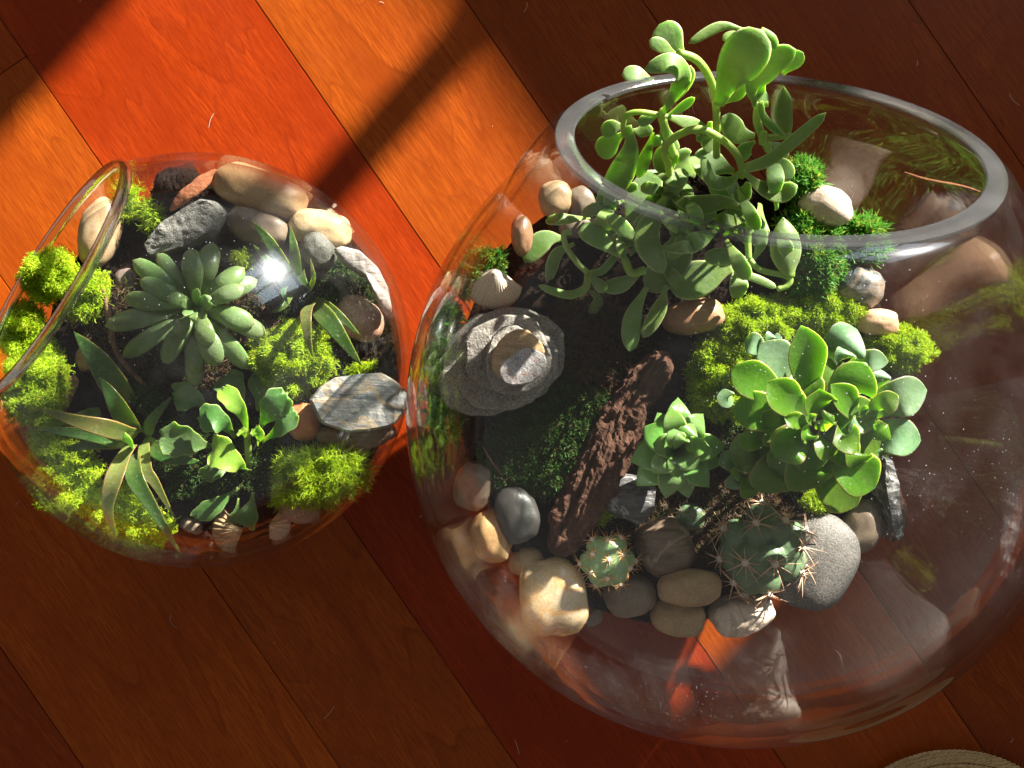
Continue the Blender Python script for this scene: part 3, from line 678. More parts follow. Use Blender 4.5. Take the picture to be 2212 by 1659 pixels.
# grey green rosette, smaller bowl
c = on(zs, 424, 668); pl = empty('rosette_succulent', c, 'grey green rosette succulent with fat leaves in the smaller bowl', 'succulent')
zc = .106
pach = [(287, 562, .098, 46), (302, 606, .106, 44), (268, 645, .102, 46), (226, 704, .094, 50), (264, 772, .090, 44), (352, 784, .096, 52), (419, 812, .096, 50),
        (420, 838, .088, 46), (470, 792, .104, 54), (538, 798, .096, 48), (576, 722, .098, 46), (550, 700, .108, 50), (556, 604, .098, 44), (528, 578, .102, 46), (460, 524, .094, 54), (412, 536, .106, 50), (340, 548, .092, 42),
        (528, 622, .112, 42), (452, 748, .113, 48), (380, 742, .102, 44), (362, 640, .118, 34)]
for x, y, z, w in pach:
    z = .078 + (z - .078) * .72
    dx, dy = x - 424, y - 660; r = math.hypot(dx, dy); ux, uy = dx / r, dy / r
    leaf(pl, [(424 + ux * 14, 660 + uy * 14, zc - .012 - max(0, .102 - z) * .6), (424 + dx * .55, 660 + dy * .55, (z + zc - .008) / 2 + .003), (x, y, z)], w * .93, 'plump', ML_PACH, thick=.52, cup=.10, roll=rnd.uniform(-12, 12))
for k in range(7):
    a = k * 2.4; leaf(pl, [(424, 662, zc - .006), (424 + 26 * math.cos(a), 660 + 26 * math.sin(a), zc + .004), (424 + 36 * math.cos(a), 658 + 36 * math.sin(a), zc + .009 - .001 * k)], 22, 'ovate', ML_PACH, thick=.4, cup=.3)

# spiked plant lower left, smaller bowl
A = at(0, 752, .2933, .7)
c = on(zs, 300, 965); pl = empty('spiked_succulent', c, 'dark spiky succulent with brown edged blades at the lower left of the smaller bowl', 'succulent')
for l, w, m, cu in (([(1000, 640, .085), (800, 590, .112), (550, 530, .122), (290, 440, .126)], 132, ML_GBRN, .3), ([(960, 690, .082), (700, 640, .10), (260, 590, .104)], 120, ML_GAST, .3),
    ([(960, 680, .080), (700, 700, .095), (400, 775, .094)], 105, ML_GAST, .3), ([(1000, 620, .082), (860, 400, .108), (740, 215, .112)], 150, ML_GAST, .35),
    ([(950, 420, .078), (760, 130, .106), (545, -120, .104)], 200, ML_GAST, .3), ([(960, 720, .085), (850, 950, .118), (800, 1180, .114), (870, 1430, .094)], 125, ML_GBRN, .35),
    ([(1000, 780, .083), (1000, 950, .106), (1130, 1180, .104), (1340, 1530, .088)], 130, ML_GAST, .35), ([(1060, 700, .083), (1080, 900, .102), (1150, 1000, .104), (1290, 1260, .096)], 105, ML_GBRN, .3),
    ([(900, 900, .078), (700, 1120, .09), (550, 1290, .088)], 95, ML_GAST, .3), ([(1060, 680, .080), (1250, 800, .088), (1490, 840, .088)], 120, ML_GAST, .3), ([(1080, 640, .080), (1130, 520, .09), (1270, 350, .088)], 90, ML_GAST, .3),
    ([(740, 470, .080), (600, 500, .092), (480, 520, .094)], 80, ML_GAST, .3)):
    leaf(pl, A(l), w * .36, 'lance', m, thick=.16, cup=cu, keel=.25)
leaf(pl, A([(985, 720, .088), (950, 690, .112), (920, 620, .118)]), 26, 'ovate', ML_CRIB, thick=.3, cup=.3)

# crinkled plant, smaller bowl
A = at(336, 708, .32, .75)
c = on(zs, 535, 985); pl = empty('crinkle_leaf_plant', c, 'crinkle edged fan leaf plant with bright green centre in the smaller bowl', 'succulent')
for l, w, m in (([(400, 800, .078), (230, 770, .094), (40, 730, .100)], 240, ML_CRIN), ([(540, 740, .082), (440, 640, .104), (300, 600, .108)], 190, ML_CRIN),
    ([(625, 800, .084), (600, 620, .114), (530, 500, .120), (455, 410, .116)], 130, ML_CRIB), ([(630, 960, .084), (560, 930, .110), (440, 850, .112), (385, 830, .108)], 230, ML_CRIB),
    ([(690, 700, .082), (770, 560, .106), (880, 450, .110)], 200, ML_CRIN), ([(720, 770, .082), (840, 680, .104), (945, 570, .106)], 150, ML_CRIN),
    ([(620, 620, .080), (540, 430, .092), (480, 320, .092)], 210, ML_CRIN), ([(690, 800, .085), (700, 730, .108), (670, 680, .108)], 90, ML_CRIB), ([(600, 740, .085), (590, 720, .116), (570, 690, .118)], 70, ML_CRIB),
    ([(390, 560, .078), (260, 480, .088), (130, 440, .088)], 200, ML_CRIN), ([(560, 900, .080), (430, 960, .092), (320, 1000, .090)], 120, ML_CRIN),
    ([(560, 1080, .082), (430, 1180, .088), (270, 1280, .088)], 130, ML_CRIN), ([(660, 1110, .082), (640, 1230, .088), (610, 1340, .084)], 150, ML_CRIN), ([(560, 1150, .084), (545, 1250, .086), (520, 1310, .084)], 75, ML_CRIN), ([(690, 560, .080), (700, 420, .090), (760, 360, .090)], 190, ML_CRIN)):  # lowest leaves are the plant's reflections in the near glass, built as geometry
    leaf(pl, A(l), w * .32, 'fan', m, thick=.15, cup=.30, wave=.13, M=22, K=24, roll=rnd.uniform(-18, 18))
leaf(pl, A([(620, 990, .076), (630, 900, .082), (615, 700, .10)]), 15, 'stem', ML_STEM, name='stem')

# second spiked plant, upper right in the smaller bowl
A = at(310, 336, .2773, .7)
c = on(zs, 655, 640); pl = empty('spiked_succulent', c, 'spiky succulent under the sun glint at the right of the smaller bowl', 'succulent')
for l, w, m in (([(1180, 1020, .08), (1000, 700, .104), (840, 500, .106)], 120, ML_GAST), ([(1200, 1000, .08), (1180, 760, .110), (1140, 550, .106)], 110, ML_GAST), ([(1180, 1060, .08), (1020, 880, .102), (850, 690, .1)], 110, ML_GAST),
    ([(1290, 1060, .08), (1325, 960, .116), (1300, 800, .122)], 60, ML_GBRN), ([(1320, 1150, .08), (1270, 1230, .118), (1280, 1400, .122), (1325, 1590, .112)], 110, ML_GBRN), ([(1330, 1160, .08), (1450, 1290, .106), (1560, 1440, .106), (1700, 1640, .096)], 170, ML_GAST),
    ([(1340, 1130, .08), (1500, 1230, .10), (1690, 1400, .096)], 110, ML_GAST), ([(1150, 1080, .08), (1080, 1180, .09), (980, 1230, .088)], 70, ML_GAST), ([(1230, 900, .08), (1240, 960, .11), (1290, 1040, .112)], 90, ML_GAST), ([(1140, 960, .085), (1090, 1060, .1), (1140, 1180, .1)], 60, ML_GAST)):
    leaf(pl, A(l), w * .2773, 'lance', m, thick=.18, cup=.3, keel=.25)

# trailing plant, large bowl
c = on(zb, 1500, 560); pl = empty('trailing_succulent', c, 'tall trailing succulent with velvety paddle leaves rising out of the large bowl', 'succulent')
A = at(1150, 35, .30)
def zz(y): return .105 + .085 * max(0, min(1, (1300 - y) / 1100))
def Z(l, dz=0.): return A([(x, y, zz(y) + dz + (q[0] if q else 0)) for x, y, *q in l])
T = ML_TRA
for l, w, kd, dz, th in (
    ([(1090, 300), (1000, 180), (910, 60)], 215, 'spat', -.01, .2), ([(1030, 270), (940, 220), (840, 175)], 100, 'spat', .0, .25),
    ([(935, 705), (1020, 570), (1075, 430), (990, 340), (805, 385)], 165, 'spat', .015, .22), ([(880, 480), (760, 420), (645, 420)], 125, 'spat', -.03, .2),
    ([(1530, 95), (1350, 75), (1125, 195)], 75, 'spat', .01, .4), ([(1530, 120), (1450, 140), (1365, 165)], 80, 'spat', .0, .3),
    ([(1340, 640), (1430, 430), (1540, 270), (1660, 100)], 330, 'spat', .012, .18), ([(1640, 100), (1720, 160), (1755, 235)], 70, 'finger', .005, .5),
    ([(1600, 640), (1590, 500), (1720, 340), (1900, 240)], 190, 'spat', .01, .25), ([(1800, 420), (1880, 330), (1950, 260)], 120, 'spat', -.005, .25),
    ([(1380, 625), (1470, 560), (1520, 465)], 110, 'spat', -.012, .25), ([(1845, 830), (1800, 680), (1805, 500)], 178, 'ovate', .008, .4),
    ([(1640, 620), (1660, 720), (1760, 820), (1890, 870)], 62, 'finger', .005, .4), ([(1535, 1095), (1700, 1035), (1900, 880), (2115, 695)], 95, 'finger', .02, .8),
    ([(1500, 1110), (1420, 1195), (1290, 1185), (1215, 1005)], 120, 'spat', .012, .25), ([(940, 715), (1120, 770), (1275, 850)], 105, 'spat', .002, .25),
    ([(960, 720), (1070, 660), (1170, 585)], 66, 'spat', .0, .3), ([(900, 720), (830, 745), (760, 770)], 84, 'spat', .0, .3),
    ([(690, 790), (700, 960), (630, 1150), (470, 1400)], 190, 'spat', .0, .16), ([(650, 850), (560, 920), (475, 1000)], 165, 'spat', -.01, .25), ([(655, 790), (580, 800), (500, 850)], 120, 'spat', -.015, .25),
    ([(1530, 1130), (1640, 1230), (1780, 1275), (1910, 1220)], 150, 'spat', .01, .25), ([(1540, 1395), (1380, 1340), (1200, 1360), (1015, 1335)], 140, 'spat', .015, .3),
    ([(1450, 1120), (1300, 1060), (1150, 1050)], 210, 'spat', -.012, .2), ([(1000, 1180), (960, 1060), (1000, 930)], 190, 'spat', -.012, .2), ([(1600, 860), (1480, 840), (1365, 720)], 170, 'spat', -.01, .25),
    ([(1600, 900), (1530, 960), (1500, 1050)], 120, 'spat', -.015, .25), ([(1750, 1000), (1800, 1080), (1870, 1170)], 130, 'spat', -.008, .2), ([(870, 840), (820, 1000), (760, 1165)], 95, 'spat', -.01, .25),
    ([(1170, 1150), (1080, 1060), (1060, 960)], 180, 'spat', -.02, .2), ([(1230, 830), (1200, 880), (1215, 905)], 46, 'ovate', .004, .8), ([(720, 820), (780, 830), (870, 810)], 90, 'spat', -.012, .3), ([(850, 940), (900, 900), (930, 880)], 80, 'spat', -.012, .4),
    ([(960, 740), (960, 860), (1050, 980)], 110, 'spat', -.014, .25), ([(1130, 360), (1120, 430), (1000, 620)], 110, 'spat', -.02, .2), ([(1680, 450), (1640, 560), (1700, 610)], 100, 'spat', -.015, .2), ([(600, 1260), (690, 1240), (760, 1215)], 70, 'spat', -.01, .3), ([(1280, 760), (1260, 880), (1310, 960)], 130, 'spat', -.02, .2),
    ([(1560, 1200), (1500, 1280), (1330, 1270)], 180, 'spat', -.012, .2), ([(1650, 900), (1800, 960), (1770, 1050)], 90, 'spat', -.012, .3)):
    leaf(pl, Z(l, dz), w * .305, kd, T, thick=th, cup=.12, roll=rnd.uniform(-14, 14), M=18)
for l, w, dz in (([(1325, 1010), (1325, 690), (1290, 480), (1190, 320), (1050, 262)], 58, .0), ([(655, 860), (665, 730), (760, 690), (920, 712)], 42, .0), ([(970, 1310), (985, 1100), (950, 980), (1010, 880), (1200, 810), (1380, 900), (1480, 1010), (1510, 1110)], 55, .012),
    ([(930, 700), (960, 840), (1020, 1000)], 60, -.008), ([(1625, 650), (1620, 760), (1660, 870), (1700, 960)], 62, -.004), ([(1590, 630), (1640, 640), (1700, 630)], 45, .0), ([(1320, 640), (1500, 500), (1700, 260), (1745, 180)], 40, -.008), ([(1540, 1400), (1570, 1480), (1570, 1560)], 48, .01), ([(1660, 870), (1760, 870), (1860, 850)], 50, -.002)):
    leaf(pl, Z(l, dz), w * .30, 'stem', ML_STEM, M=24, K=10, name='stem')
for x, y, r in ((1325, 690, 36), (935, 712, 44), (1512, 1112, 44), (1660, 870, 44)):
    leaf(pl, Z([(x - 4, y + r, ), (x, y, ), (x + 4, y - r,)]), r * 1.5 * .3, 'finger', ML_STEM, thick=.9, name='node')
for k in range(38):
    a = rnd.uniform(0, 6.28); r = rnd.uniform(10, 165); zk = rnd.uniform(0, .035); x, y = 1480 + 1.35 * r * math.cos(a), 470 + .75 * r * math.sin(a); b = rnd.uniform(0, 6.28); L = rnd.uniform(60, 105)
    leaf(pl, [(x, y, .080 + zk), (x + .55 * L * math.cos(b), y + .55 * L * math.sin(b), .100 + zk), (x + L * math.cos(b), y + L * math.sin(b), .092 + zk)], rnd.uniform(26, 44), 'spat', T, thick=.22, cup=.15, roll=rnd.uniform(-25, 25))
A = at(1106, 265, .30)
def zq(y): return .110 - .010 * min(1, y / 1500)
def Z2(l, dz=0.): return A([(x, y, zq(y) + dz) for x, y, *q in l])
for l, w, kd, dz, th in (
    ([(1110, 530), (1020, 680), (970, 860), (1095, 1085)], 185, 'spat', .02, .22), ([(820, 980), (680, 880), (560, 790), (505, 735)], 150, 'spat', .014, .3),
    ([(545, 1080), (530, 1190), (420, 1240), (300, 1215), (190, 1170)], 62, 'finger', .004, .6), ([(560, 1090), (620, 1160), (680, 1215)], 90, 'spat', .002, .4), ([(545, 1090), (640, 1070), (720, 990), (740, 920)], 60, 'finger', .0, .5),
    ([(450, 870), (320, 950), (260, 1140)], 95, 'spat', -.002, .3), ([(370, 830), (230, 850), (85, 1000)], 165, 'spat', -.012, .2), ([(1250, 700), (1180, 950), (970, 1215)], 260, 'spat', -.006, .14),
    ([(1590, 1040), (1380, 1110), (1130, 1190)], 270, 'spat', -.006, .12), ([(970, 1180), (870, 1400), (850, 1650)], 140, 'spat', -.004, .2), ([(1110, 1170), (1060, 1340), (940, 1550)], 115, 'spat', -.002, .25),
    ([(960, 1050), (800, 1160), (650, 1190)], 120, 'spat', -.006, .25), ([(1745, 985), (1790, 850), (1755, 655)], 108, 'spat', .008, .3), ([(2000, 1115), (1970, 960), (1950, 680)], 235, 'obov', .014, .6),
    ([(1720, 1000), (1550, 965), (1380, 975)], 130, 'spat', .002, .25), ([(1600, 1080), (1750, 1120), (1905, 1190)], 62, 'finger', -.002, .4), ([(1370, 920), (1340, 870), (1320, 820)], 60, 'spat', .0, .4),
    ([(700, 640), (720, 760), (690, 860)], 120, 'spat', -.01, .2), ([(830, 720), (900, 600), (1040, 340)], 230, 'spat', -.012, .14), ([(620, 660), (640, 740), (680, 850)], 90, 'spat', -.004, .25), ([(1240, 500), (1380, 640), (1400, 720)], 160, 'spat', -.012, .2),
    ([(850, 960), (900, 900), (960, 910)], 60, 'spat', .0, .3), ([(560, 1210), (620, 1280), (560, 1380)], 80, 'spat', -.016, .3)):
    leaf(pl, Z2(l, dz), w * .305, kd, T, thick=th, cup=.12, roll=rnd.uniform(-10, 10), M=18)
for l, w, dz in (([(430, 790), (375, 800), (390, 890), (470, 1010), (545, 1080)], 42, .006), ([(1710, 700), (1700, 850), (1705, 980)], 48, .016), ([(1705, 980), (1790, 1060), (1990, 1110), (1985, 1170), (1910, 1200)], 44, .014), ([(750, 800), (830, 790), (800, 900), (810, 980)], 34, .004), ([(810, 980), (860, 1080), (960, 1060)], 60, .004)):
    leaf(pl, Z2(l, dz), w * .30, 'stem', ML_STEM, M=24, K=10, name='stem')

MSTEMB = leaf_mat('brown_green_stem', (.06, .06, .02), (.10, .09, .03), bloom=.1, sss=.1, rough=.7)
# big rosette group, large bowl
A = at(1327, 619, .32)
c = on(zb, 1750, 930); pl = empty('rosette_succulent', c, 'big bright green rosette with paddle leaves and small offsets in the large bowl', 'succulent')
G, D = ML_AEO, ML_AEG
aeo = [  # pts, width, material, cup
    ([(1230, 620, .082), (1110, 500, .104), (985, 385, .104)], 240, D, .12), ([(1420, 500, .082), (1540, 400, .104), (1640, 290, .102)], 280, D, .12), ([(1560, 560, .082), (1700, 500, .098), (1850, 510, .096)], 140, D, .12), ([(1020, 440, .082), (950, 390, .096), (875, 375, .094)], 140, D, .12),
    ([(1480, 520, .09), (1545, 470, .11), (1560, 425, .110)], 140, D, .2), ([(1060, 380, .082), (1070, 350, .096), (1075, 325, .094)], 110, D, .1), ([(1740, 700, .08), (1790, 620, .09), (1800, 560, .088)], 130, D, .1), ([(1440, 640, .085), (1430, 540, .10), (1420, 470, .1)], 110, D, .15), ([(1420, 700, .085), (1440, 620, .106), (1470, 560, .104)], 100, D, .15),
    ([(1690, 860, .088), (1900, 760, .108), (2110, 700, .100)], 250, D, .14), ([(1700, 980, .086), (1880, 1010, .106), (2070, 1040, .098)], 235, D, .14), ([(1690, 860, .094), (1800, 800, .118), (1920, 735, .120)], 150, G, .22), ([(1700, 930, .092), (1780, 960, .114), (1865, 1035, .114)], 130, G, .22), ([(1690, 1060, .088), (1740, 1120, .104), (1785, 1190, .1)], 120, D, .15), ([(1660, 880, .094), (1680, 840, .112), (1690, 800, .116)], 90, G, .25),
    ([(800, 720, .078), (760, 760, .088), (735, 690, .088)], 120, D, .1),
    ([(1150, 760, .096), (970, 650, .118), (790, 550, .116)], 240, G, .16), ([(1180, 930, .094), (1000, 850, .118), (795, 830, .112)], 245, G, .16), ([(1090, 1090, .092), (930, 1120, .110), (770, 1130, .104)], 250, G, .14), ([(1180, 1110, .092), (1080, 1260, .112), (1000, 1390, .104)], 270, G, .14),
    ([(1430, 1150, .09), (1500, 1330, .108), (1640, 1480, .1)], 300, G, .14), ([(1500, 1080, .095), (1620, 1230, .118), (1760, 1360, .112)], 290, G, .16), ([(1310, 1090, .096), (1300, 1240, .118), (1300, 1375, .112)], 290, G, .16),
    ([(1330, 760, .1), (1300, 520, .13), (1260, 262, .142)], 262, G, .16), ([(1500, 790, .098), (1590, 680, .126), (1700, 515, .130)], 290, G, .2),
    ([(1280, 860, .106), (1150, 750, .132), (1035, 640, .136)], 230, G, .24), ([(1620, 900, .1), (1570, 780, .134), (1460, 660, .142)], 180, G, .24), ([(1370, 880, .108), (1375, 790, .136), (1385, 690, .142)], 215, G, .26), ([(1320, 960, .106), (1200, 1060, .130), (1090, 1160, .128)], 235, G, .22),
    ([(1390, 990, .106), (1430, 1070, .13), (1475, 1150, .128)], 170, G, .22), ([(1480, 930, .106), (1560, 1020, .132), (1655, 1050, .132)], 190, G, .24), ([(1590, 1060, .1), (1640, 1130, .122), (1640, 1215, .118)], 175, G, .18), ([(1590, 880, .1), (1640, 930, .124), (1580, 985, .126)], 100, D, .2),
    ([(1040, 1000, .1), (940, 1040, .118), (835, 1030, .116)], 125, G, .2), ([(1100, 960, .104), (1060, 1010, .12), (1050, 1080, .116)], 110, G, .2),
    ([(1300, 930, .114), (1220, 905, .142), (1145, 885, .146)], 110, G, .35), ([(1340, 930, .114), (1420, 910, .143), (1485, 880, .147)], 120, G, .35), ([(1310, 945, .114), (1310, 990, .142), (1305, 1040, .144)], 110, G, .35), ([(1330, 920, .114), (1325, 890, .144), (1312, 855, .148)], 80, G, .35),
    ([(880, 1240, .088), (790, 1180, .1), (715, 1130, .098)], 130, D, .15), ([(880, 1270, .088), (820, 1320, .1), (790, 1370, .096)], 120, D, .15), ([(890, 1280, .088), (905, 1360, .104), (920, 1430, .102)], 120, G, .18), ([(870, 1250, .092), (830, 1260, .108), (790, 1280, .108)], 90, G, .2), ([(900, 1250, .092), (930, 1250, .108), (960, 1270, .108)], 80, G, .2), ([(885, 1250, .094), (890, 1230, .112), (875, 1215, .114)], 40, G, .2)]
for k in range(15):
    a = math.radians(137.5 * k + 20); f = 1 - k / 24; r = 120 + 430 * f ** .9; z1 = .108 + .030 * (1 - f)
    ca, sa = math.cos(a), math.sin(a)
    aeo.append(([(1325 + 26 * ca, 930 + 24 * sa, .098 + .014 * (1 - f)), (1325 + .55 * r * ca, 930 + .5 * r * sa, z1 - .001), (1325 + r * ca, 930 + .9 * r * sa, z1 - .006 * f)], 120 + 150 * f, G, .2))
for l, w, m, cu in aeo: leaf(pl, A(l), w * .345, 'petal', m, thick=.10, cup=cu * 1.6, roll=rnd.uniform(-4, 4), M=18, K=16)
for x, y in ((1330, 935), (1690, 910), (1420, 600), (885, 1255)):
    leaf(pl, A([(x + 10, y + 60, .066), (x + 4, y + 20, .09), (x, y, .108 if x != 1330 else .118)]), 34 * .32, 'stem', MSTEMB, name='stem')

# small shiny rosette
c = on(zb, 1465, 965); pl = empty('rosette_succulent', c, 'small shiny green pointed rosette beside the bark', 'succulent')
for tx, ty, z, w in ((430, 748, .100, 150), (600, 860, .100, 150), (748, 1075, .098, 150), (720, 1200, .094, 150), (640, 1355, .096, 150), (500, 1430, .094, 140), (345, 1432, .098, 150), (150, 1345, .096, 170), (105, 1180, .098, 165), (150, 1080, .094, 140), (200, 945, .1, 170), (290, 850, .097, 140),
    (385, 815, .112, 130), (540, 930, .112, 120), (640, 1075, .114, 110), (560, 1230, .112, 130), (430, 1290, .110, 130), (260, 1260, .110, 140), (260, 1060, .112, 130), (400, 960, .118, 110), (470, 1000, .120, 90)):
    dx, dy = tx - 430, ty - 1090
    leaf(pl, A([(430 + dx * .08, 1090 + dy * .08, .088 + (z - .094) * .6), (430 + dx * .55, 1090 + dy * .55, z + .004), (tx, ty, z)]), w * .41, 'ovate', ML_HAW, thick=.2, cup=.2, roll=rnd.uniform(-10, 10))

# ------------------------------------------------------------------ cacti
def cactus_mat(name, c1, c2):
    t = NT(name); v = t.coord(); f = t.noise(v, 130, 4); col = t.mix(f, c1, c2)
    return t.done(t.pbr(Base_Color=col, Roughness=.32, Subsurface_Weight=.25, Subsurface_Radius=(.4, 1, .3), Subsurface_Scale=.003, Normal=t.bump(t.noise(v, 500, 3), .15, .0008)))
MC1 = cactus_mat('blue_green_cactus', (.10, .19, .08), (.22, .33, .15)); MC2 = cactus_mat('dark_cactus', (.055, .105, .05), (.15, .22, .12))
MSP1 = simple_mat('orange_spines', (.55, .22, .06), (.65, .40, .16), 400, .5, .1); MSP2 = simple_mat('pink_tan_spines', (.52, .26, .16), (.62, .42, .28), 400, .5, .1); MSP3 = simple_mat('pale_thin_spines', (.30, .24, .12), (.42, .36, .22), 400, .5, .1)
MAR = simple_mat('woolly_areole', (.62, .52, .42), (.75, .68, .58), 900, .95, .8)
def spine(vs, fs, p, d, L, r, bend):
    d = d.normalized(); a = d.orthogonal().normalized(); b = d.cross(a); o = len(vs); K = 4
    for i in range(4):
        t = i / 4; c = p + d * L * t + bend * L * t * t
        for k in range(K):
            an = 2 * math.pi * k / K; vs.append(c + (a * math.cos(an) + b * math.sin(an)) * r * (1 - t))
    vs.append(p + d * L + bend * L)
    for i in range(3):
        for k in range(K): fs.append((o + i * K + k, o + i * K + (k + 1) % K, o + (i + 1) * K + (k + 1) % K, o + (i + 1) * K + k))
    for k in range(K): fs.append((o + 12 + k, o + 12 + (k + 1) % K, o + 16))
def cactus(label, px, py, r_px, mat, msp, tubs, tr, nsp, slen, srad, lift, squash=.8, curve=.3, amp=.28, areole=True):
    c0 = on(zb, px, py); base = empty('cactus', c0, label, 'cactus')
    R = r_px * S(c0.z + .02); C = Vector((0, 0, lift))
    dirs = [Vector((math.cos(a) * math.cos(e), math.sin(a) * math.cos(e), math.sin(e))).normalized() for a, e in tubs]
    bm = bmesh.new(); bmesh.ops.create_icosphere(bm, subdivisions=5, radius=1); vs = []
    for v in bm.verts:
        d = v.co.normalized(); m = 0
        for q in dirs:
            an = d.angle(q); m = max(m, math.sqrt(max(0, 1 - (an / tr) ** 2)))
        f = R * (1 - amp + amp * m); v.co = C + Vector((d.x * f, d.y * f, d.z * f * squash))
    me = bpy.data.meshes.new('body'); bm.to_mesh(me); bm.free(); me.polygons.foreach_set('use_smooth', [True] * len(me.polygons)); me.materials.append(mat)
    link(bpy.data.objects.new('body', me), base)
    for q in dirs:
        p = C + Vector((q.x * R, q.y * R, q.z * R * squash)) * 1.0
        vs, fs = [], []
        n_ = Vector((q.x, q.y, q.z / squash)).normalized(); a = n_.orthogonal().normalized(); b = n_.cross(a); t0 = rnd.random() * 6
        for k in range(nsp):
            an = t0 + 2 * math.pi * k / nsp + rnd.uniform(-.25, .25); out = a * math.cos(an) + b * math.sin(an)
            spine(vs, fs, p - n_ * .0003, out * rnd.uniform(.7, 1.1) + n_ * rnd.uniform(.25, .8), slen * rnd.uniform(.6, 1.15), srad, -n_ * curve * rnd.uniform(.2, .8))
        mesh('spine_cluster', vs, fs, msp, base)
        if areole:
            bm = bmesh.new(); bmesh.ops.create_icosphere(bm, subdivisions=2, radius=1)
            for v in bm.verts: v.co = p + v.co * srad * 4.2 * (1 + .3 * noise.noise(v.co * 3))
            me = bpy.data.meshes.new('areole'); bm.to_mesh(me); bm.free(); me.materials.append(MAR); link(bpy.data.objects.new('areole', me), base)
    return base
R_ = math.radians
tub1 = [(R_(a), R_(e)) for a, e in ((90, 82), (30, 55), (150, 52), (265, 58), (345, 40), (210, 48), (90, 40), (125, 22), (60, 20), (0, 12), (300, 25), (245, 20), (185, 18))]
cactus('small blue green cactus with short orange star spines', 1304, 1197, 62, MC1, MSP1, tub1, .50, 11, .0075, .00030, .017, .75, .1, .26)
tub2 = [(R_(a), R_(e)) for a, e in ((300, 78), (10, 42), (330, 30), (275, 30), (110, 48), (60, 40), (25, 12), (150, 20), (190, 22), (225, 26), (250, 5), (340, 5), (90, 12), (200, 60))]
cactus('large dark green knobbly cactus with long curved pinkish spines', 1628, 1176, 104, MC2, MSP2, tub2, .50, 10, .0150, .00045, .014, .8, .45, .42)
tub3 = [(R_(a), R_(e)) for a, e in ((90, 80), (20, 45), (150, 45), (260, 45), (320, 30), (200, 20))]
cactus('tiny shaded cactus with thin pale spines below the small shiny rosette', 1488, 1112, 36, MC2, MSP3, tub3, .6, 8, .0065, .00016, .004, .8, .1, .15, areole=False)

# ------------------------------------------------------------------ shells
def shell(label, px, py, r, ang, mat, zf, lift, ribs=22, hz=.010, spread=80, sq=1.0, tilt=(0, 0)):
    c = on(zf, px, py, lift); s = S(c.z); R = r * s; vs, fs = [], []; NA, NR = 110, 16
    for i in range(NR + 1):
        q = i / NR
        for k in range(NA + 1):
            t = (k / NA * 2 - 1); a = math.radians(spread) * t
            rr = R * 2 * q * (math.cos(a * .82) ** .55) * sq
            h = hz * min(1, q / .16) ** .5 * (1 - q ** 2.2) * (1 - .75 * t * t) + (.00045 * math.cos(k / NA * 2 * math.pi * ribs)) * q
            x, y = rr * math.sin(a), -rr * math.cos(a) + R
            vs.append(Vector((x, y, h)))
    n1 = NA + 1
    for i in range(NR):
        for k in range(NA): fs.append((i * n1 + k, (i + 1) * n1 + k, (i + 1) * n1 + k + 1, i * n1 + k + 1))
    Rm = Matrix.Rotation(math.radians(ang), 3, 'Z') @ Matrix.Rotation(math.radians(tilt[0]), 3, 'X') @ Matrix.Rotation(math.radians(tilt[1]), 3, 'Y')
    o = mesh('seashell', [Rm @ v for v in vs], fs, mat, loc=c)
    md = o.modifiers.new('thickness', 'SOLIDIFY'); md.thickness = .0009; md.offset = -1
    return tag(o, label, 'shell')
MSH = stone_mat('ivory_shell', (.70, .57, .44), (.78, .69, .56), scale=60, rough=.5, bump=.15)
MSH2 = stone_mat('striped_brown_shell', (.16, .09, .05), (.50, .36, .20), 'stripe', 60, .3, .15)
MSH3 = stone_mat('peach_shell', (.62, .36, .22), (.72, .52, .36), scale=60, rough=.3, bump=.1)
shell('ivory ribbed cockle shell above the stone stack', 1064, 624, 45, -14, MSH, zb, .008, spread=66, hz=.016)
shell('striped brown shell at the bottom wall of the smaller bowl', 506, 1146, 22, -78, MSH2, zs, .008, ribs=10, hz=.006, spread=55, sq=1.6)
shell('small peach shell at the bottom wall of the smaller bowl', 600, 1136, 18, 70, MSH3, zs, .008, ribs=8, hz=.007, spread=70, sq=1.3)

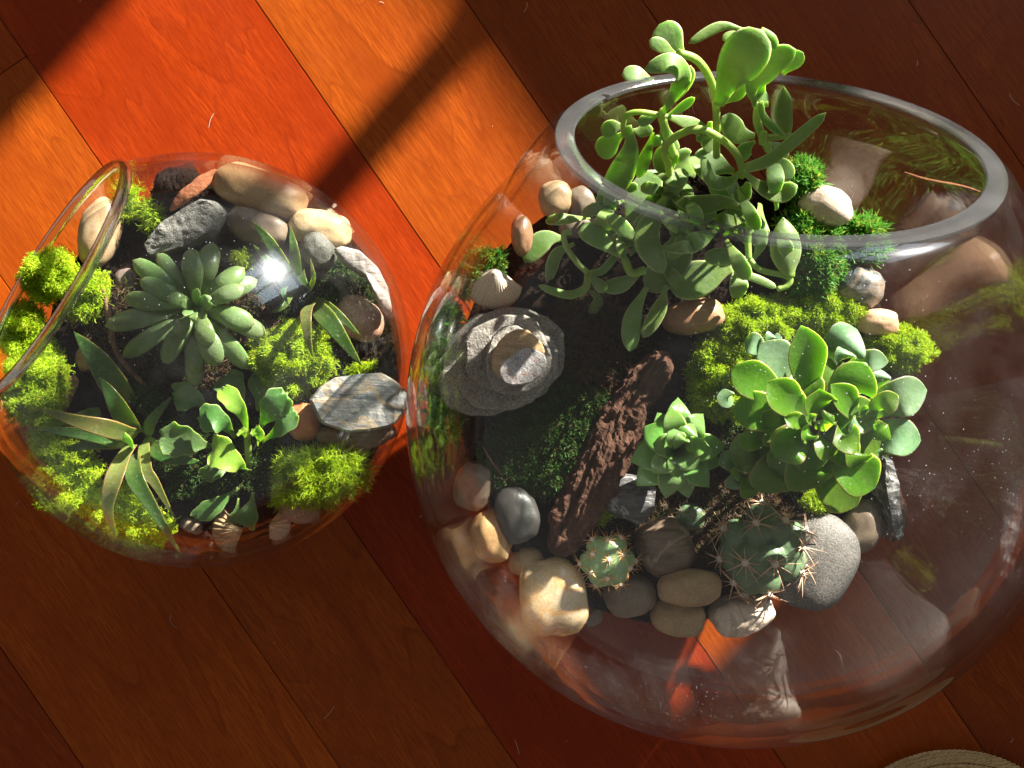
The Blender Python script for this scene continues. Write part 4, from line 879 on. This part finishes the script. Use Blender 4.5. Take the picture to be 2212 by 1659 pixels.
# ------------------------------------------------------------------ bark and twigs
MB = simple_mat('reddish_bark', (.032, .016, .010), (.105, .054, .035), 120, .95, 1.0, .0015)
MB2 = simple_mat('pale_wood_chip', (.14, .08, .04), (.30, .18, .10), 140, .8, .6, .0006, (1, 6, 6))
MB3 = simple_mat('rust_bark', (.16, .055, .025), (.30, .12, .06), 150, .9, .8)
def log(label, pts, ws, mat, zf, name='bark', amp=.25, flat=.7, M=110, K=64, cat='bark', fr=1.0):
    W = [on(zf, x, y, dz) for x, y, dz in pts]; c = W[0].copy(); line = catmull(W, M); vs, fs = [], []; sd = rnd.random() * 50
    for i, p in enumerate(line):
        t = i / (M - 1); T = (line[min(i + 1, M - 1)] - line[max(i - 1, 0)]).normalized(); Sd = T.cross(Vector((0, 0, 1))).normalized(); N = Sd.cross(T)
        u = t * (len(ws) - 1); k0 = min(int(u), len(ws) - 2); w = (ws[k0] * (1 - u + k0) + ws[k0 + 1] * (u - k0)) * S(p.z) / 2
        cap = math.sqrt(max(0, 1 - (2 * t - 1) ** 10)) if 0 < t < 1 else .02
        for k in range(K):
            a = 2 * math.pi * k / K; q = Vector((math.cos(a) * w, math.sin(a) * w * flat, 0))
            g = p + Sd * q.x + N * q.y
            f = .7 * noise.noise(g * 120 * fr + Vector((sd, 0, 0))) + .75 * noise.noise(Vector((math.cos(a) * 3.4, math.sin(a) * 3.4, t * 7 + sd))) + .5 * noise.noise(Vector((math.cos(a) * 9, math.sin(a) * 9, t * 22 + sd))) + .25 * noise.noise(g * 420) - .7 * abs(noise.noise(Vector((math.cos(a) * 2.2, math.sin(a) * 2.2, t * 5 + sd)))) + .15 * noise.noise(g * 700)
            vs.append(p + (Sd * q.x + N * q.y) * cap * (1 + amp * f) - c)
    for i in range(M - 1):
        for k in range(K):
            l = (k + 1) % K; fs.append((i * K + k, i * K + l, (i + 1) * K + l, (i + 1) * K + k))
    fs.append(tuple(range(K))[::-1]); fs.append(tuple((M - 1) * K + k for k in range(K)))
    o = mesh(name, vs, fs, mat, loc=c, smooth=False if amp > .2 else True); return tag(o, label, cat)
log('thick crumbly reddish brown bark lying diagonally across the large bowl', [(1200, 1200, .010), (1245, 1110, .014), (1305, 985, .016), (1362, 880, .014), (1412, 800, .014), (1445, 762, .012)], [70, 96, 98, 92, 70, 34], MB, zb, amp=.42)
log('dark bark splinter beside the thick bark near the trailing leaves', [(1340, 900, .004), (1385, 830, .010), (1420, 770, .012)], [40, 52, 26], MB, zb, amp=.4, M=40, K=24)
log('dark bark strip at the right edge behind the brown pebble', [(1932, 1170, -.002), (1942, 1100, .0), (1920, 1030, .0)], [26, 34, 20], MB, zb, amp=.35, M=40, K=20)
log('rust coloured curled bark strip at the top of the smaller bowl', [(366, 456, .012), (398, 424, .014), (432, 398, .014), (470, 366, .012)], [12, 30, 34, 14], MB3, zs, amp=.2, flat=.35, M=40, K=18)
log('dark soil lump against the top glass of the smaller bowl', [(345, 440, .004), (370, 400, .010), (430, 376, .010)], [50, 76, 50], MSOIL, zs, amp=.3, M=40, K=24)  # lump of soil, not bark, for the dark hole left of the curled strip
log('flat wood chip leaning at the left wall of the smaller bowl', [(124, 892, .004), (140, 860, .008), (164, 812, .010)], [28, 32, 26], MB2, zs, name='wood_chip', amp=.05, flat=.25, M=24, K=12, cat='wood chip')
log('thin brown twig left of the grey green rosette', [(222, 622, .014), (238, 690, .012), (252, 760, .010), (300, 820, .006), (345, 862, .004)], [12, 14, 12, 12, 6], MB2, zs, name='twig', amp=.12, flat=.8, M=40, K=10, cat='twig')
log('thin reddish twig arching at the right under the opening', [(1950, 372, .004), (2000, 388, .010), (2075, 402, .012), (2120, 415, .010)], [7, 8, 7, 4], MB3, zb, name='twig', amp=.1, flat=1, M=30, K=8, cat='twig')
log('fine root strand hanging over the dark moss carpet', [(1152, 1060, .004), (1100, 1040, .006), (1068, 1005, .006), (1040, 960, .006)], [6, 7, 5, 3], MB2, zb, name='root', amp=.15, flat=1, M=30, K=8, cat='root')
# small chips and perlite on the soil
for x, y, zf_, lab in ((712, 456, zs, 'tiny white grit grain beside the long two tone pebble'), (815, 640, zs, 'tiny white grit grain at the right glass of the smaller bowl'), (456, 1176, zs, 'tiny pale grit grain beside the striped shell'), (1610, 645, zb, 'tiny pale grit grain above the lime moss mound')):
    stone(lab, x, y, 6, 4, rnd.uniform(0, 90), SM['white'], zf_, lift=.002, name='grit', sub=2, rough=.3)

MLINT = simple_mat('pale_lint', (.55, .45, .36), (.65, .56, .47), 300, .9, .1)
lv, lf = [], []
for k in range(46):
    x, y = rnd.uniform(0, 2212), rnd.uniform(0, 1659); p = P(x, y, .0002); a = rnd.uniform(0, 6.28); L = rnd.choice([.0008, .0015, .003, .006, .009]); b = rnd.uniform(-.8, .8)
    o = len(lv)
    for q in range(5):
        c_ = p + Vector((math.cos(a), math.sin(a), 0)) * L * q / 4; c_.z = .0002 + .0004 * math.sin(q); a += b * .25
        w = .00010; lv += [c_ + Vector((-math.sin(a) * w, math.cos(a) * w, 0)), c_ - Vector((-math.sin(a) * w, math.cos(a) * w, 0)), c_ + Vector((0, 0, w))]
    for q in range(4):
        for r in range(3): lf.append((o + q * 3 + r, o + q * 3 + (r + 1) % 3, o + q * 3 + 3 + (r + 1) % 3, o + q * 3 + 3 + r))
tag(mesh('lint', lv, lf, MLINT), 'pale dust and lint hairs scattered over the floor boards', 'lint', kind='stuff')
# ------------------------------------------------------------------ jute coil at the corner
MJ = simple_mat('jute_twine', (.36, .23, .10), (.56, .40, .20), 500, .95, .8, .0006, (1, 1, 1))
jc = P(2072, 1922, .012); jute = empty('twine_coil', Vector((jc.x, jc.y, 0)), 'coil of brown jute twine at the lower right corner on the boards', 'twine')
def rope(R, z, sd):
    vs, fs = [], []; n = int(2 * math.pi * R / .0009); K = 6
    n = max(n, 40); tw = max(1, round(2 * math.pi * R / .0085))
    for s in range(3):
        o = len(vs)
        for i in range(n):
            a = 2 * math.pi * i / n; ph = 2 * math.pi * (tw * i / n + s / 3) + sd
            wob = .00022 * noise.noise(Vector((math.cos(a) * 12, math.sin(a) * 12, sd)))
            rr = R + .00068 * math.cos(ph) + wob; zz_ = z + .00068 * math.sin(ph)
            for k in range(K):
                t = 2 * math.pi * k / K; q = rr + .00068 * math.cos(t)
                vs.append(Vector((q * math.cos(a), q * math.sin(a), zz_ + .00068 * math.sin(t))))
        for i in range(n):
            j = (i + 1) % n
            for k in range(K):
                l = (k + 1) % K; fs.append((o + i * K + k, o + j * K + k, o + j * K + l, o + i * K + l))
    for _ in range(int(R * 5000)):
        a = rnd.uniform(0, 2 * math.pi); p = Vector((R * math.cos(a), R * math.sin(a), z + .0012)); d = Vector((rnd.gauss(0, 1), rnd.gauss(0, 1), abs(rnd.gauss(.5, .6)))).normalized()
        spine(vs, fs, p, d, rnd.uniform(.002, .007), .00006, Vector((rnd.gauss(0, .3), rnd.gauss(0, .3), -.2)))
    return vs, fs
R0 = 290 * S(.012)
k = 0
for lev in range(5):
    vs, fs = rope(R0 - .0008 * abs(2 - lev), .0016 + lev * .0026, lev * 1.7); mesh('rope_turn', vs, fs, MJ, jute)
while R0 - .0026 * (k + 1) > .030:
    vs, fs = rope(R0 - .0026 * (k + 1), .0128 + .0004 * math.sin(k), k * 2.3); mesh('rope_turn', vs, fs, MJ, jute); k += 1
